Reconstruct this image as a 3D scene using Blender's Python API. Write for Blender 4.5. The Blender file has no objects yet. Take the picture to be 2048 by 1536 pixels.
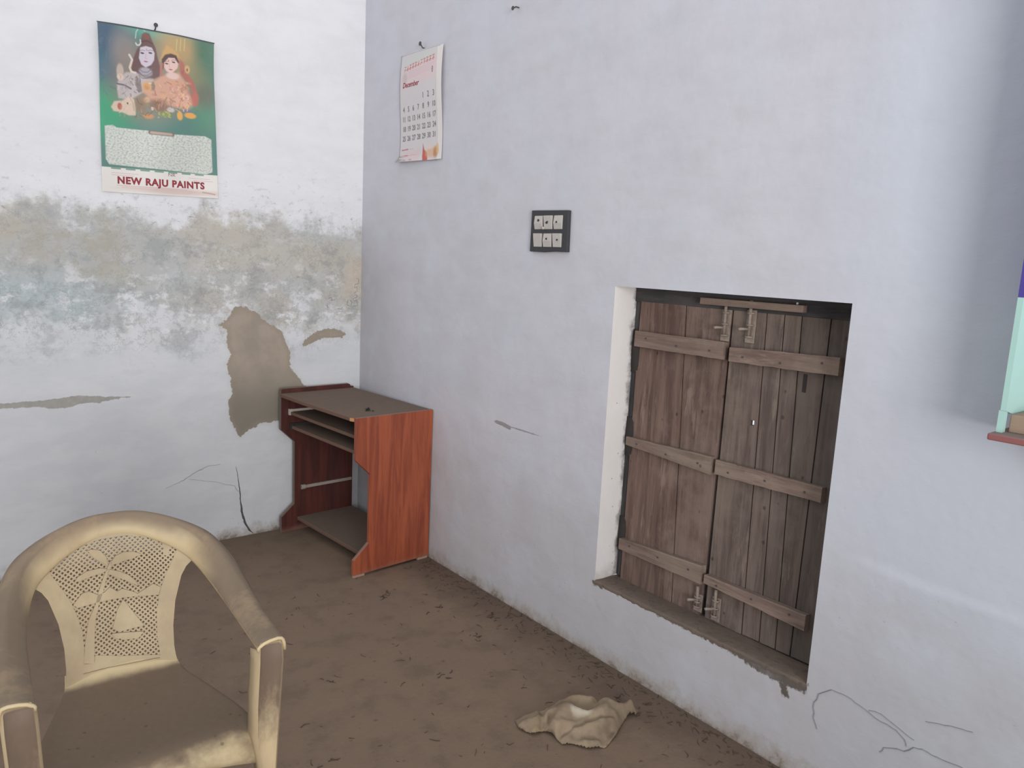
import bpy, bmesh, math, random
import numpy as np
from mathutils import Vector, Matrix, noise
random.seed(7); rng = np.random.default_rng(7)
scene = bpy.context.scene
COL = scene.collection

# ------------------------------------------------------------------ camera, world, lights, exposure
# room axes: corner of the two walls at the origin, left wall = plane y 0, right wall = plane x 0, floor = plane z 0
YAW, PITCH, ROLL, FOCAL_PX = 0.6931, -0.1587, 0.0496, 1499.8
CAM = Vector((-2.0016, -3.7546, 1.4756))
fw = Vector((math.sin(YAW)*math.cos(PITCH), math.cos(YAW)*math.cos(PITCH), math.sin(PITCH)))
rt0 = Vector((math.cos(YAW), -math.sin(YAW), 0)); up0 = rt0.cross(fw)
rt = rt0*math.cos(ROLL)+up0*math.sin(ROLL); up = -rt0*math.sin(ROLL)+up0*math.cos(ROLL)
cd = bpy.data.cameras.new('camera'); cam = bpy.data.objects.new('camera', cd); COL.objects.link(cam)
cd.sensor_fit = 'HORIZONTAL'; cd.sensor_width = 36; cd.lens = FOCAL_PX/2048*36; cd.clip_start = .05
M3 = Matrix((rt, up, -fw)).transposed(); cam.matrix_world = Matrix.Translation(CAM) @ M3.to_4x4()
scene.camera = cam

world = bpy.data.worlds.new('world'); scene.world = world; world.use_nodes = True
wn = world.node_tree.nodes; wl = world.node_tree.links
bg = wn['Background']; bg.inputs['Color'].default_value = (.945, .965, 1.015, 1); bg.inputs['Strength'].default_value = .88

def area(name, loc, target, sx, sy, power, color):
    l = bpy.data.lights.new(name, 'AREA'); l.shape = 'RECTANGLE'; l.size = sx; l.size_y = sy; l.energy = power; l.color = color
    o = bpy.data.objects.new(name, l); COL.objects.link(o); o.location = loc
    o.rotation_euler = (Vector(target)-Vector(loc)).to_track_quat('-Z', 'Y').to_euler(); return o
dl = area('doorway_daylight', (-2.6, -6.6, 1.6), (-.6, -1.4, 2.4), 1.7, 2.0, 48, (1.0, .975, .95))
dl.data.spread = math.radians(85)

scene.view_settings.view_transform = 'Standard'; scene.view_settings.look = 'None'
scene.view_settings.gamma = 1; scene.view_settings.use_curve_mapping = False
scene.view_settings.exposure = 0.0

# ------------------------------------------------------------------ measured outlines, metres
BARE_PATCH = [(-0.6923, 1.1987), (-0.6389, 1.1989), (-0.5937, 1.1719), (-0.5478, 1.1308), (-0.4533, 1.0741), (-0.4243, 0.9985), (-0.4046, 0.941), (-0.4044, 0.8744), (-0.3546, 0.814), (-0.2934, 0.7419), (-0.2514, 0.6597), (-0.3331, 0.5581), (-0.458, 0.5948), (-0.5018, 0.599), (-0.5686, 0.5912), (-0.6296, 0.5594), (-0.6712, 0.5309), (-0.6892, 0.5657), (-0.7289, 0.6532), (-0.7326, 0.7179), (-0.7098, 0.7712), (-0.7221, 0.8722), (-0.7306, 0.9088), (-0.7168, 0.9623), (-0.7338, 1.0168), (-0.7286, 1.088), (-0.7719, 1.1063), (-0.7281, 1.1412)]
SMALL_PATCH = [(-0.3455, 1.0056), (-0.2955, 1.0521), (-0.255, 1.0802), (-0.151, 1.0833), (-0.0757, 1.0574), (-0.1076, 1.0235), (-0.2132, 1.0261), (-0.2951, 0.9994), (-0.3403, 0.9816)]
STRIP = [(-1.7737, 0.7864), (-1.6814, 0.7865), (-1.5196, 0.7876), (-1.3891, 0.7993), (-1.2748, 0.7867), (-1.1743, 0.7792), (-1.2606, 0.7732), (-1.3047, 0.7642), (-1.3833, 0.7664), (-1.4328, 0.7501), (-1.501, 0.7519), (-1.5406, 0.7632), (-1.6824, 0.7673), (-1.7745, 0.7714)]
CRACK_A = [(-0.6956, 0.3799), (-0.6841, 0.3201), (-0.6786, 0.2608), (-0.6731, 0.1926), (-0.6655, 0.1236), (-0.6496, 0.0653), (-0.6293, 0.027), (-0.6087, 0.0058)]
CRACK_B = [(-1.036, 0.3166), (-0.9633, 0.3411), (-0.8886, 0.3821), (-0.8317, 0.4025), (-0.774, 0.4028)]
CRACK_C = [(-0.9264, 0.3475), (-0.7946, 0.3117), (-0.7045, 0.2773), (-0.6848, 0.245)]
CRACK_D = [(-2.8116, 0.183), (-2.7984, 0.2111), (-2.7928, 0.2584), (-2.806, 0.2902), (-2.8404, 0.3224), (-2.8821, 0.324), (-2.9377, 0.3097), (-2.9823, 0.3004), (-3.0249, 0.2957), (-3.0473, 0.2805), (-3.0533, 0.2655)]
CRACK_E = [(-2.9891, 0.2122), (-2.9997, 0.2301), (-3.0192, 0.2423), (-3.0475, 0.2474), (-3.0727, 0.272), (-3.0914, 0.2805), (-3.1305, 0.2784), (-3.186, 0.282), (-3.2391, 0.2863)]
CRACK_F = [(-2.946, 0.314), (-2.9795, 0.3223), (-3.006, 0.3132), (-3.0699, 0.2933)]
CRACK_G = [(-3.0892, 0.3582), (-3.1335, 0.3711), (-3.1728, 0.3818), (-3.1973, 0.3875)]
SCAR = [(-1.1396, 0.7987), (-1.1794, 0.7963), (-1.2218, 0.7968), (-1.2528, 0.801), (-1.2904, 0.8014), (-1.3244, 0.7973), (-1.353, 0.7913), (-1.3968, 0.7948), (-1.4352, 0.7942), (-1.5039, 0.7918), (-1.5702, 0.7925), (-1.5044, 0.7868), (-1.4295, 0.7868), (-1.3615, 0.7877), (-1.3478, 0.7742), (-1.3258, 0.7783), (-1.2849, 0.7841), (-1.254, 0.7845), (-1.222, 0.7946), (-1.1797, 0.7919)]
RIDGE = [(-2.7692, 0.7318), (-2.8976, 0.7318), (-3.0408, 0.721), (-3.1575, 0.7194), (-3.2621, 0.7171)]
SCRIB = [[(-0.1925, 1.2438), (-0.1789, 1.2498), (-0.1697, 1.2398), (-0.1806, 1.233), (-0.1651, 1.2357), (-0.1532, 1.2383)], [(-0.0772, 1.2406), (-0.0843, 1.2107), (-0.0625, 1.2023), (-0.0534, 1.2237), (-0.0678, 1.2364)], [(-0.0531, 1.2023), (-0.0198, 1.2067), (-0.0242, 1.2368), (-0.0412, 1.2323), (-0.0453, 1.2452), (-0.0226, 1.2522), (-0.0247, 1.2668), (-0.0399, 1.2623)], [(-0.0447, 1.2708), (-0.0213, 1.2882), (-0.0265, 1.3095), (-0.0386, 1.3008), (-0.0371, 1.3221), (-0.0163, 1.3268), (-0.0148, 1.3499), (-0.0301, 1.3563)], [(-0.2057, 1.2103), (-0.1965, 1.1935), (-0.2003, 1.2186)], [(-0.1416, 1.1894), (-0.1184, 1.1868), (-0.1112, 1.1979)]]
BAT_A1 = [(-1.9271, 1.2572), (-2.3111, 1.2576), (-2.3121, 1.1967), (-1.9306, 1.1969)]
BAT_B1 = [(-2.3337, 1.2438), (-2.7041, 1.2565), (-2.7082, 1.199), (-2.3354, 1.1948)]
BAT_A2 = [(-1.922, 0.8586), (-2.3046, 0.869), (-2.3097, 0.8043), (-1.9203, 0.8255)]
BAT_B2 = [(-2.3211, 0.8642), (-2.6966, 0.8677), (-2.6962, 0.8183), (-2.323, 0.8112)]
BAT_A3 = [(-1.9251, 0.4609), (-2.3055, 0.4833), (-2.3067, 0.4146), (-1.9217, 0.4156)]
BAT_B3 = [(-2.3187, 0.4573), (-2.6924, 0.4619), (-2.6905, 0.4088), (-2.3182, 0.4244)]
CLOTH = [(-0.5147, -2.0658), (-0.4587, -2.0683), (-0.4002, -2.0766), (-0.3462, -2.0794), (-0.2818, -2.0884), (-0.2345, -2.14), (-0.2082, -2.1852), (-0.1658, -2.2287), (-0.1409, -2.2151), (-0.1302, -2.2326), (-0.1387, -2.267), (-0.1647, -2.2787), (-0.1932, -2.2694), (-0.2204, -2.2767), (-0.3028, -2.3149), (-0.3728, -2.3371), (-0.4285, -2.307), (-0.4498, -2.2663), (-0.4759, -2.2478), (-0.473, -2.1901), (-0.4787, -2.1665), (-0.5206, -2.1614), (-0.5361, -2.1063)]
CRIDGE = [[(-0.533, -2.1081), (-0.4834, -2.1275), (-0.4534, -2.1279), (-0.405, -2.1354), (-0.3409, -2.1425)], [(-0.3526, -2.1015), (-0.2918, -2.0987), (-0.2507, -2.1555), (-0.2234, -2.2023)], [(-0.4662, -2.18), (-0.3655, -2.1683), (-0.3182, -2.2223), (-0.239, -2.2243), (-0.1868, -2.2607)], [(-0.5028, -2.2132), (-0.4389, -2.2092), (-0.3919, -2.2321), (-0.3445, -2.2553), (-0.2608, -2.2625)], [(-0.4734, -2.2813), (-0.4069, -2.2998), (-0.3723, -2.3338), (-0.3003, -2.3164), (-0.2587, -2.3053)], [(-0.1592, -2.2359), (-0.1839, -2.2789)], [(-0.543, -2.1509), (-0.5017, -2.175)]]
CVAL = [[(-0.4026, -2.0722), (-0.4823, -2.1622)], [(-0.4644, -2.2237), (-0.4074, -2.2248), (-0.3501, -2.2451), (-0.2687, -2.2613)], [(-0.3652, -2.1091), (-0.3036, -2.1357), (-0.266, -2.1945)], [(-0.2476, -2.1692), (-0.1909, -2.1807), (-0.1577, -2.2151)], [(-0.3787, -2.3317), (-0.3036, -2.2977)], [(-0.4808, -2.183), (-0.4337, -2.1458)]]
LAT = [(-0.1444, 0.7198), (-0.1113, 0.7389), (-0.0779, 0.7516), (-0.0295, 0.7627), (0.0266, 0.7624), (0.0803, 0.7495), (0.1171, 0.7371), (0.1423, 0.7193), (0.1291, 0.6903), (0.109, 0.6514), (0.094, 0.6124), (0.0843, 0.5594), (0.082, 0.5053), (0.0865, 0.4596), (0.0008, 0.4762), (-0.0562, 0.4936), (-0.0597, 0.4764), (-0.0808, 0.4806), (-0.0784, 0.5186), (-0.0806, 0.558), (-0.0897, 0.5995), (-0.0995, 0.6306), (-0.12, 0.6723)]
TRUNK = [(-0.0087, 0.7083), (-0.0196, 0.6893), (-0.0281, 0.6699), (-0.0396, 0.6409), (-0.0487, 0.6116), (-0.065, 0.5795), (-0.0753, 0.5305), (-0.0818, 0.4835), (-0.0597, 0.4764), (-0.0574, 0.5122), (-0.051, 0.5756), (-0.0416, 0.6099), (-0.0301, 0.6387), (-0.021, 0.6684), (-0.0124, 0.6878), (-0.0066, 0.7026)]
FROND1 = [(-0.0136, 0.688), (-0.0338, 0.6949), (-0.0626, 0.6935), (-0.082, 0.6852), (-0.0897, 0.6743), (-0.0684, 0.6766), (-0.0443, 0.6814), (-0.0273, 0.6829)]
FROND2 = [(-0.0136, 0.688), (0.0089, 0.6783), (0.0279, 0.6667), (0.0417, 0.6508), (0.0481, 0.6362), (0.0245, 0.6526), (0.0008, 0.6665), (-0.0179, 0.6783)]
FROND3 = [(-0.0155, 0.6964), (-0.0178, 0.7181), (-0.0311, 0.7366), (-0.0499, 0.743), (-0.0572, 0.7406), (-0.0442, 0.7208), (-0.0304, 0.71)]
FROND4 = [(-0.0116, 0.7009), (0.0016, 0.7171), (0.0192, 0.7233), (0.0412, 0.7211), (0.0581, 0.7131), (0.0402, 0.705), (0.0153, 0.7012), (-0.0046, 0.6969)]
HILLS = [(-0.0952, 0.6242), (-0.0752, 0.6446), (-0.0608, 0.6461), (-0.0425, 0.6337), (-0.0279, 0.6355), (-0.0151, 0.6459), (0.001, 0.6318), (0.0111, 0.6364), (0.035, 0.6251), (0.0445, 0.6179), (0.0805, 0.6363), (0.0973, 0.6256), (0.0911, 0.6074), (0.0466, 0.6121), (-0.0146, 0.6166), (-0.0508, 0.6161), (-0.0865, 0.614)]
SAIL = [(0.0119, 0.6109), (-0.0017, 0.5898), (-0.0155, 0.5453), (0.0022, 0.5357), (0.0543, 0.5391), (0.0386, 0.5651)]
HULL = [(-0.0174, 0.5352), (0.0533, 0.5244), (0.04, 0.511), (0.0106, 0.5137), (-0.0108, 0.523)]

# ------------------------------------------------------------------ helpers
def srgb(r, g, b):
    f = lambda c: (c/255/12.92) if c/255 <= .04045 else ((c/255+.055)/1.055)**2.4
    return (f(r), f(g), f(b), 1)
def link(o, parent=None):
    COL.objects.link(o)
    if parent is not None: o.parent = parent
    return o
def tag(o, label=None, cat=None, group=None, kind=None):
    if label: o['label'] = label
    if cat: o['category'] = cat
    if group: o['group'] = group
    if kind: o['kind'] = kind
    return o
def empty(name, loc=(0, 0, 0), rz=0):
    o = bpy.data.objects.new(name, None); o.empty_display_size = .1; o.location = loc; o.rotation_euler = (0, 0, rz); return link(o)
class MB:
    """collects shapes for one mesh"""
    def __init__(s): s.v = []; s.f = []
    def add(s, v, f):
        n = len(s.v); s.v += [tuple(p) for p in v]; s.f += [tuple(i+n for i in q) for q in f]
    def box(s, x0, x1, y0, y1, z0, z1):
        v = [(x, y, z) for x in (x0, x1) for y in (y0, y1) for z in (z0, z1)]
        s.add(v, [(0, 1, 3, 2), (4, 6, 7, 5), (0, 4, 5, 1), (2, 3, 7, 6), (0, 2, 6, 4), (1, 5, 7, 3)])
    def prism(s, pts, f0, f1):
        """extrude polygon; f0, f1 map a 2-D point to the two end faces"""
        n = len(pts); s.add([f0(*p) for p in pts]+[f1(*p) for p in pts],
            [tuple(range(n))[::-1], tuple(range(n, 2*n))]+[(i, (i+1) % n, (i+1) % n+n, i+n) for i in range(n)])
    def tube(s, pts, rad, seg=8, cap=True):
        pts = [Vector(p) for p in pts]; n = len(pts)
        if not hasattr(rad, '__len__'): rad = [rad]*n
        vs = []; u = None
        for i, p in enumerate(pts):
            d = (pts[min(i+1, n-1)]-pts[max(i-1, 0)]).normalized()
            if u is None: u = d.orthogonal().normalized()
            u = (u-d*u.dot(d)).normalized(); w = d.cross(u)
            for k in range(seg):
                a = 2*math.pi*k/seg; vs.append(p+(u*math.cos(a)+w*math.sin(a))*rad[i])
        fs = [(i*seg+k, i*seg+(k+1) % seg, (i+1)*seg+(k+1) % seg, (i+1)*seg+k) for i in range(n-1) for k in range(seg)]
        if cap: fs += [tuple(range(seg))[::-1], tuple((n-1)*seg+k for k in range(seg))]
        s.add(vs, fs)
    def grid(s, P):
        """P: rows x cols of points"""
        r, c = len(P), len(P[0])
        s.add([p for row in P for p in row], [(i*c+j, i*c+j+1, (i+1)*c+j+1, (i+1)*c+j) for i in range(r-1) for j in range(c-1)])
    def build(s, name, mat, parent=None, smooth=False, bevel=0, solid=0, sub=0, angle=None):
        me = bpy.data.meshes.new(name); me.from_pydata(s.v, [], s.f); me.update()
        if mat: me.materials.append(mat)
        bm = bmesh.new(); bm.from_mesh(me); bmesh.ops.remove_doubles(bm, verts=bm.verts, dist=1e-5); bmesh.ops.recalc_face_normals(bm, faces=bm.faces); bm.to_mesh(me); bm.free()
        if smooth:
            me.polygons.foreach_set('use_smooth', [True]*len(me.polygons))
            if angle: me.set_sharp_from_angle(angle=math.radians(angle))
        o = link(bpy.data.objects.new(name, me), parent)
        if solid: m = o.modifiers.new('s', 'SOLIDIFY'); m.thickness = solid; m.offset = -1 if solid > 0 else 1; m.thickness = abs(solid)
        if bevel: m = o.modifiers.new('b', 'BEVEL'); m.width = bevel; m.segments = 2; m.limit_method = 'ANGLE'
        if sub: m = o.modifiers.new('u', 'SUBSURF'); m.levels = sub; m.render_levels = sub
        return o

def poly_sdf(X, Y, poly):
    """signed distance, negative inside (numpy arrays)"""
    P = np.array(poly, float); n = len(P); d = np.full(X.shape, 1e9); ins = np.zeros(X.shape, bool)
    for i in range(n):
        a = P[i]; b = P[(i+1) % n]; e = b-a; L = e@e+1e-12
        t = np.clip(((X-a[0])*e[0]+(Y-a[1])*e[1])/L, 0, 1)
        d = np.minimum(d, np.hypot(X-a[0]-t*e[0], Y-a[1]-t*e[1]))
        c = ((a[1] > Y) != (b[1] > Y))
        with np.errstate(divide='ignore', invalid='ignore'): xi = (b[0]-a[0])*(Y-a[1])/(b[1]-a[1])+a[0]
        ins ^= c & (X < xi)
    return np.where(ins, -d, d)
def line_dist(X, Y, pts):
    d = np.full(X.shape, 1e9)
    for a, b in zip(pts[:-1], pts[1:]):
        a = np.array(a, float); b = np.array(b, float); e = b-a; L = e@e+1e-12
        t = np.clip(((X-a[0])*e[0]+(Y-a[1])*e[1])/L, 0, 1); d = np.minimum(d, np.hypot(X-a[0]-t*e[0], Y-a[1]-t*e[1]))
    return d

# node helper
class NT:
    def __init__(s, name, rough=.8, spec=.3):
        s.m = bpy.data.materials.new(name); s.m.use_nodes = True; s.n = s.m.node_tree.nodes; s.l = s.m.node_tree.links
        s.b = s.n['Principled BSDF']; s.b.inputs['Roughness'].default_value = rough; s.b.inputs['Specular IOR Level'].default_value = spec
        s.pos = s.n.new('ShaderNodeNewGeometry').outputs['Position']
    def set(s, sock, v):
        if isinstance(v, bpy.types.NodeSocket): s.l.new(v, sock)
        else: sock.default_value = v
    def math(s, op, a, b=0, clamp=False):
        n = s.n.new('ShaderNodeMath'); n.operation = op; n.use_clamp = clamp; s.set(n.inputs[0], a); s.set(n.inputs[1], b); return n.outputs[0]
    def scale(s, vec, sc, off=(0, 0, 0)):
        n = s.n.new('ShaderNodeMapping'); s.set(n.inputs['Vector'], vec); n.inputs['Scale'].default_value = sc; n.inputs['Location'].default_value = off; return n.outputs[0]
    def noise(s, scale, detail=4, rough=.55, vec=None, dist=0):
        n = s.n.new('ShaderNodeTexNoise'); n.inputs['Scale'].default_value = scale; n.inputs['Detail'].default_value = detail
        n.inputs['Roughness'].default_value = rough; n.inputs['Distortion'].default_value = dist
        s.l.new(vec if vec is not None else s.pos, n.inputs['Vector']); return n.outputs['Fac']
    def voro(s, scale, vec=None, feature='F1'):
        n = s.n.new('ShaderNodeTexVoronoi'); n.feature = feature; n.inputs['Scale'].default_value = scale
        s.l.new(vec if vec is not None else s.pos, n.inputs['Vector']); return n.outputs['Distance']
    def step(s, v, a, b):
        """smooth 0..1 between a and b (a may be > b)"""
        n = s.n.new('ShaderNodeMapRange'); n.interpolation_type = 'SMOOTHSTEP'
        if a > b:
            s.set(n.inputs['Value'], v); n.inputs['From Min'].default_value = b; n.inputs['From Max'].default_value = a
            n.inputs['To Min'].default_value = 1; n.inputs['To Max'].default_value = 0
        else:
            s.set(n.inputs['Value'], v); n.inputs['From Min'].default_value = a; n.inputs['From Max'].default_value = b
        return n.outputs[0]
    def mix(s, f, a, b, mode='MIX'):
        n = s.n.new('ShaderNodeMix'); n.data_type = 'RGBA'; n.blend_type = mode; s.set(n.inputs[0], f); s.set(n.inputs[6], a); s.set(n.inputs[7], b); return n.outputs[2]
    def attr(s, name, col=False):
        n = s.n.new('ShaderNodeAttribute'); n.attribute_name = name; return n.outputs['Color' if col else 'Fac']
    def xyz(s, v=None):
        n = s.n.new('ShaderNodeSeparateXYZ'); s.l.new(v if v is not None else s.pos, n.inputs[0]); return n.outputs
    def bump(s, h, strength=.3, dist=.01):
        n = s.n.new('ShaderNodeBump'); n.inputs['Strength'].default_value = strength; n.inputs['Distance'].default_value = dist
        s.l.new(h, n.inputs['Height']); s.l.new(n.outputs[0], s.b.inputs['Normal'])
    def col(s, c): s.set(s.b.inputs['Base Color'], c); return s.m

def flat(name, rgb, rough=.7, spec=.3, var=.12, sc=40, metal=0):
    t = NT(name, rough, spec); c = srgb(*rgb); d = tuple(x*(1-var*2) for x in c[:3])+(1,)
    t.b.inputs['Metallic'].default_value = metal
    return t.col(t.mix(t.noise(sc), c, d))

# ------------------------------------------------------------------ materials
def wall_material(name, base, left):
    t = NT(name, .85, .2)
    z = t.xyz()[2]; x = t.xyz()[0]
    big = t.noise(1.6, 5, .6); mid = t.noise(6, 6, .6); fine = t.noise(38, 5, .6)
    streak = t.noise(3.5, 6, .65, t.scale(t.pos, (1, 1, 2.6)))
    c = t.mix(t.step(streak, .35, .7), srgb(*base), srgb(*[k*.972 for k in base]))
    c = t.mix(t.math('MULTIPLY', t.step(mid, .5, .75), .35), c, srgb(*[base[0]*.94, base[1]*.945, base[2]*.93]))
    jag = t.math('MULTIPLY', t.math('SUBTRACT', mid, .5), .9)
    if left:
        # band where the whitewash has worn to grey plaster
        zz = t.math('ADD', z, t.math('MULTIPLY', t.math('SUBTRACT', big, .5), .42))
        zz = t.math('ADD', zz, t.math('MULTIPLY', t.math('SUBTRACT', t.noise(9, 7, .7), .5), .40))
        up_ = t.step(zz, 1.66, 1.56); lo = t.step(zz, .98, 1.22)
        band = t.math('MULTIPLY', up_, lo)
        flecks = t.step(t.noise(9, 7, .7, t.scale(t.pos, (1, 1, 1.4), (3, 0, 1))), .52, .62)
        lowish = t.step(z, 1.52, 1.2)
        band = t.math('MULTIPLY', band, t.math('SUBTRACT', 1, t.math('MULTIPLY', flecks, t.math('ADD', .18, t.math('MULTIPLY', lowish, .72)))))
        tint = t.mix(t.step(t.noise(2.2, 4, .5, t.scale(t.pos, (1, 1, 1.5), (7, 2, 0))), .42, .62), srgb(182, 184, 183), srgb(186, 181, 170))
        teal = t.math('MULTIPLY', t.step(x, -.9, -1.5), t.step(z, 1.42, 1.25))
        tint = t.mix(teal, tint, srgb(176, 187, 190))
        tint = t.mix(t.math('MULTIPLY', t.step(fine, .5, .72), .5), tint, srgb(166, 166, 164))
        c = t.mix(t.math('MULTIPLY', band, .95), c, tint)
        # lower skirt slightly greyed, with teal wash just under the band
        low = t.math('MULTIPLY', t.step(zz, 1.10, 1.0), .55)
        c = t.mix(low, c, t.mix(t.step(streak, .4, .62), srgb(188, 192, 196), srgb(204, 207, 210)))
        # dark mould dots along the top edge of the band
        edge = t.math('MULTIPLY', t.step(zz, 1.50, 1.58), t.step(zz, 1.76, 1.64))
        dots = t.math('MULTIPLY', edge, t.step(t.noise(26, 5, .75, t.scale(t.pos, (1, 1, 1.6))), .56, .70))
        c = t.mix(t.math('MULTIPLY', dots, .75), c, srgb(122, 124, 128))
        # mottled remains of whitewash and grime over the worn band
        mot = t.noise(5.5, 9, .72, t.scale(t.pos, (1, 1, 1.25), (11, 0, 5))); zone = t.math('MULTIPLY', t.step(zz, 1.72, 1.5), t.step(zz, .86, 1.1))
        c = t.mix(t.math('MULTIPLY', zone, t.math('MULTIPLY', t.step(mot, .50, .40), .55)), c, srgb(150, 152, 152))
        lowz = t.math('MULTIPLY', zone, t.step(zz, 1.5, 1.2))
        c = t.mix(t.math('MULTIPLY', lowz, t.math('MULTIPLY', t.step(mot, .52, .60), .8)), c, srgb(216, 218, 222))
        veins = t.step(t.math('ABSOLUTE', t.math('SUBTRACT', t.noise(7, 8, .7, t.scale(t.pos, (1, 1, 1), (2, 8, 1))), .5)), .012, .0)
        c = t.mix(t.math('MULTIPLY', veins, t.math('MULTIPLY', zone, .45)), c, srgb(126, 128, 130))
        olive = t.math('MULTIPLY', t.math('MULTIPLY', t.step(x, -.95, -1.25), t.step(x, -1.75, -1.5)), t.math('MULTIPLY', t.step(zz, 1.25, 1.4), t.step(zz, 1.7, 1.55)))
        c = t.mix(t.math('MULTIPLY', olive, t.math('MULTIPLY', t.step(mot, .42, .6), .6)), c, srgb(168, 162, 146))
        c = t.mix(t.math('MULTIPLY', t.math('MULTIPLY', t.step(zz, 1.50, 1.64), t.step(zz, 1.98, 1.74)), t.math('MULTIPLY', t.step(t.noise(20, 7, .75, t.scale(t.pos, (1, 1, 1.5), (6, 6, 6))), .55, .66), .5)), c, srgb(172, 174, 182))
        sp = t.math('MULTIPLY', t.step(x, -.16, -.02), t.math('MULTIPLY', t.step(z, 1.22, 1.3), t.step(z, 1.5, 1.4)))
        c = t.mix(t.math('MULTIPLY', sp, .5), c, srgb(196, 180, 164))
        sd = t.math('ADD', t.attr('bare'), t.math('ADD', t.math('MULTIPLY', t.math('SUBTRACT', t.noise(14, 6, .7), .5), .05), t.math('MULTIPLY', t.math('SUBTRACT', t.noise(60, 4, .7), .5), .03)))
        bare = t.step(sd, .002, -.002)
        halo = t.math('MULTIPLY', t.step(sd, .03, 0), .22)
        c = t.mix(halo, c, srgb(188, 182, 172))
        bc = t.mix(t.step(z, .95, .66), t.mix(t.step(mid, .4, .65), srgb(168, 155, 142), srgb(154, 144, 132)), srgb(134, 128, 117))
        bc = t.mix(t.math('MULTIPLY', t.step(sd, -.03, -.004), .5), bc, srgb(150, 140, 124))
        c = t.mix(bare, c, bc)
        sd2 = t.math('ADD', t.attr('scar'), t.math('MULTIPLY', t.math('SUBTRACT', t.noise(40, 5, .7), .5), .022))
        sc2 = t.step(sd2, .003, -.001)
        c = t.mix(t.math('MULTIPLY', sc2, .9), c, t.mix(fine, srgb(176, 172, 164), srgb(140, 136, 130)))
        relief = t.math('ADD', bare, sc2)
    else:
        yy = t.xyz()[1]
        c = t.mix(t.math('MULTIPLY', t.step(t.math('ADD', yy, t.math('MULTIPLY', big, .8)), -2.1, -2.7), .8), c, srgb(190, 197, 207))  # bluer light of the shaded right end put into the paint
        c = t.mix(t.math('MULTIPLY', t.step(t.math('ADD', z, t.math('MULTIPLY', t.math('SUBTRACT', mid, .5), .7)), .85, .25), .6), c, srgb(178, 176, 176))  # paint also darkened towards the floor, where less light reaches
        # greyer beside the corner, below the upper wall
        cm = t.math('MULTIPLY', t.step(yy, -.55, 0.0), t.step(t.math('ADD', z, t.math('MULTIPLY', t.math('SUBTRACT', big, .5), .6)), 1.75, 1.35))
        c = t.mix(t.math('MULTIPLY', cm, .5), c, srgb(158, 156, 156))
        sd2 = t.math('ADD', t.attr('scar'), t.math('MULTIPLY', t.math('SUBTRACT', t.noise(60, 5, .7), .5), .008))
        sc2 = t.step(sd2, .001, -.002)
        c = t.mix(t.math('MULTIPLY', sc2, .85), c, srgb(140, 136, 134))
        sd3 = t.math('ADD', t.attr('dirt'), t.math('MULTIPLY', t.math('SUBTRACT', t.noise(45, 6, .75), .5), .05))
        dm = t.step(sd3, .004, -.004)
        c = t.mix(dm, c, t.mix(fine, srgb(112, 104, 96), srgb(86, 80, 74)))
        blue = t.math('MULTIPLY', t.step(t.noise(3.2, 5, .6, t.scale(t.pos, (1, 1, 1), (1, 4, 2))), .5, .62), .22)
        c = t.mix(blue, c, srgb(198, 206, 216))
        relief = t.math('ADD', sc2, dm)
    # soil splashes near the floor
    spl = t.math('ADD', z, t.math('MULTIPLY', t.math('SUBTRACT', t.noise(11, 6, .75), .5), .20))
    c = t.mix(t.math('MULTIPLY', t.step(spl, .075, .0), .55), c, srgb(150, 134, 112))
    c = t.mix(t.math('MULTIPLY', t.step(spl, .02, -.02), .8), c, srgb(106, 94, 80))
    dot = t.math('MULTIPLY', t.step(t.voro(30, t.scale(t.pos, (1, 1, 1.3))), .12, .06), t.math('MULTIPLY', t.step(t.noise(5, 3, .6, t.scale(t.pos, (1, 1, 1), (9, 9, 9))), .52, .66), t.step(z, 1.2, .1)))
    c = t.mix(t.math('MULTIPLY', dot, .5), c, srgb(120, 114, 108))
    h = t.math('ADD', t.math('MULTIPLY', t.noise(3, 4, .5), 2.2), t.math('ADD', t.math('MULTIPLY', streak, .35), t.math('MULTIPLY', fine, .16)))
    h = t.math('SUBTRACT', h, t.math('MULTIPLY', relief, .35))
    t.bump(h, .42, .012)
    return t.col(c)
M_WL = wall_material('whitewashed_plaster', (226, 227, 230), True)
M_WR = wall_material('lavender_plaster', (199, 198, 205), False)

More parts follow.
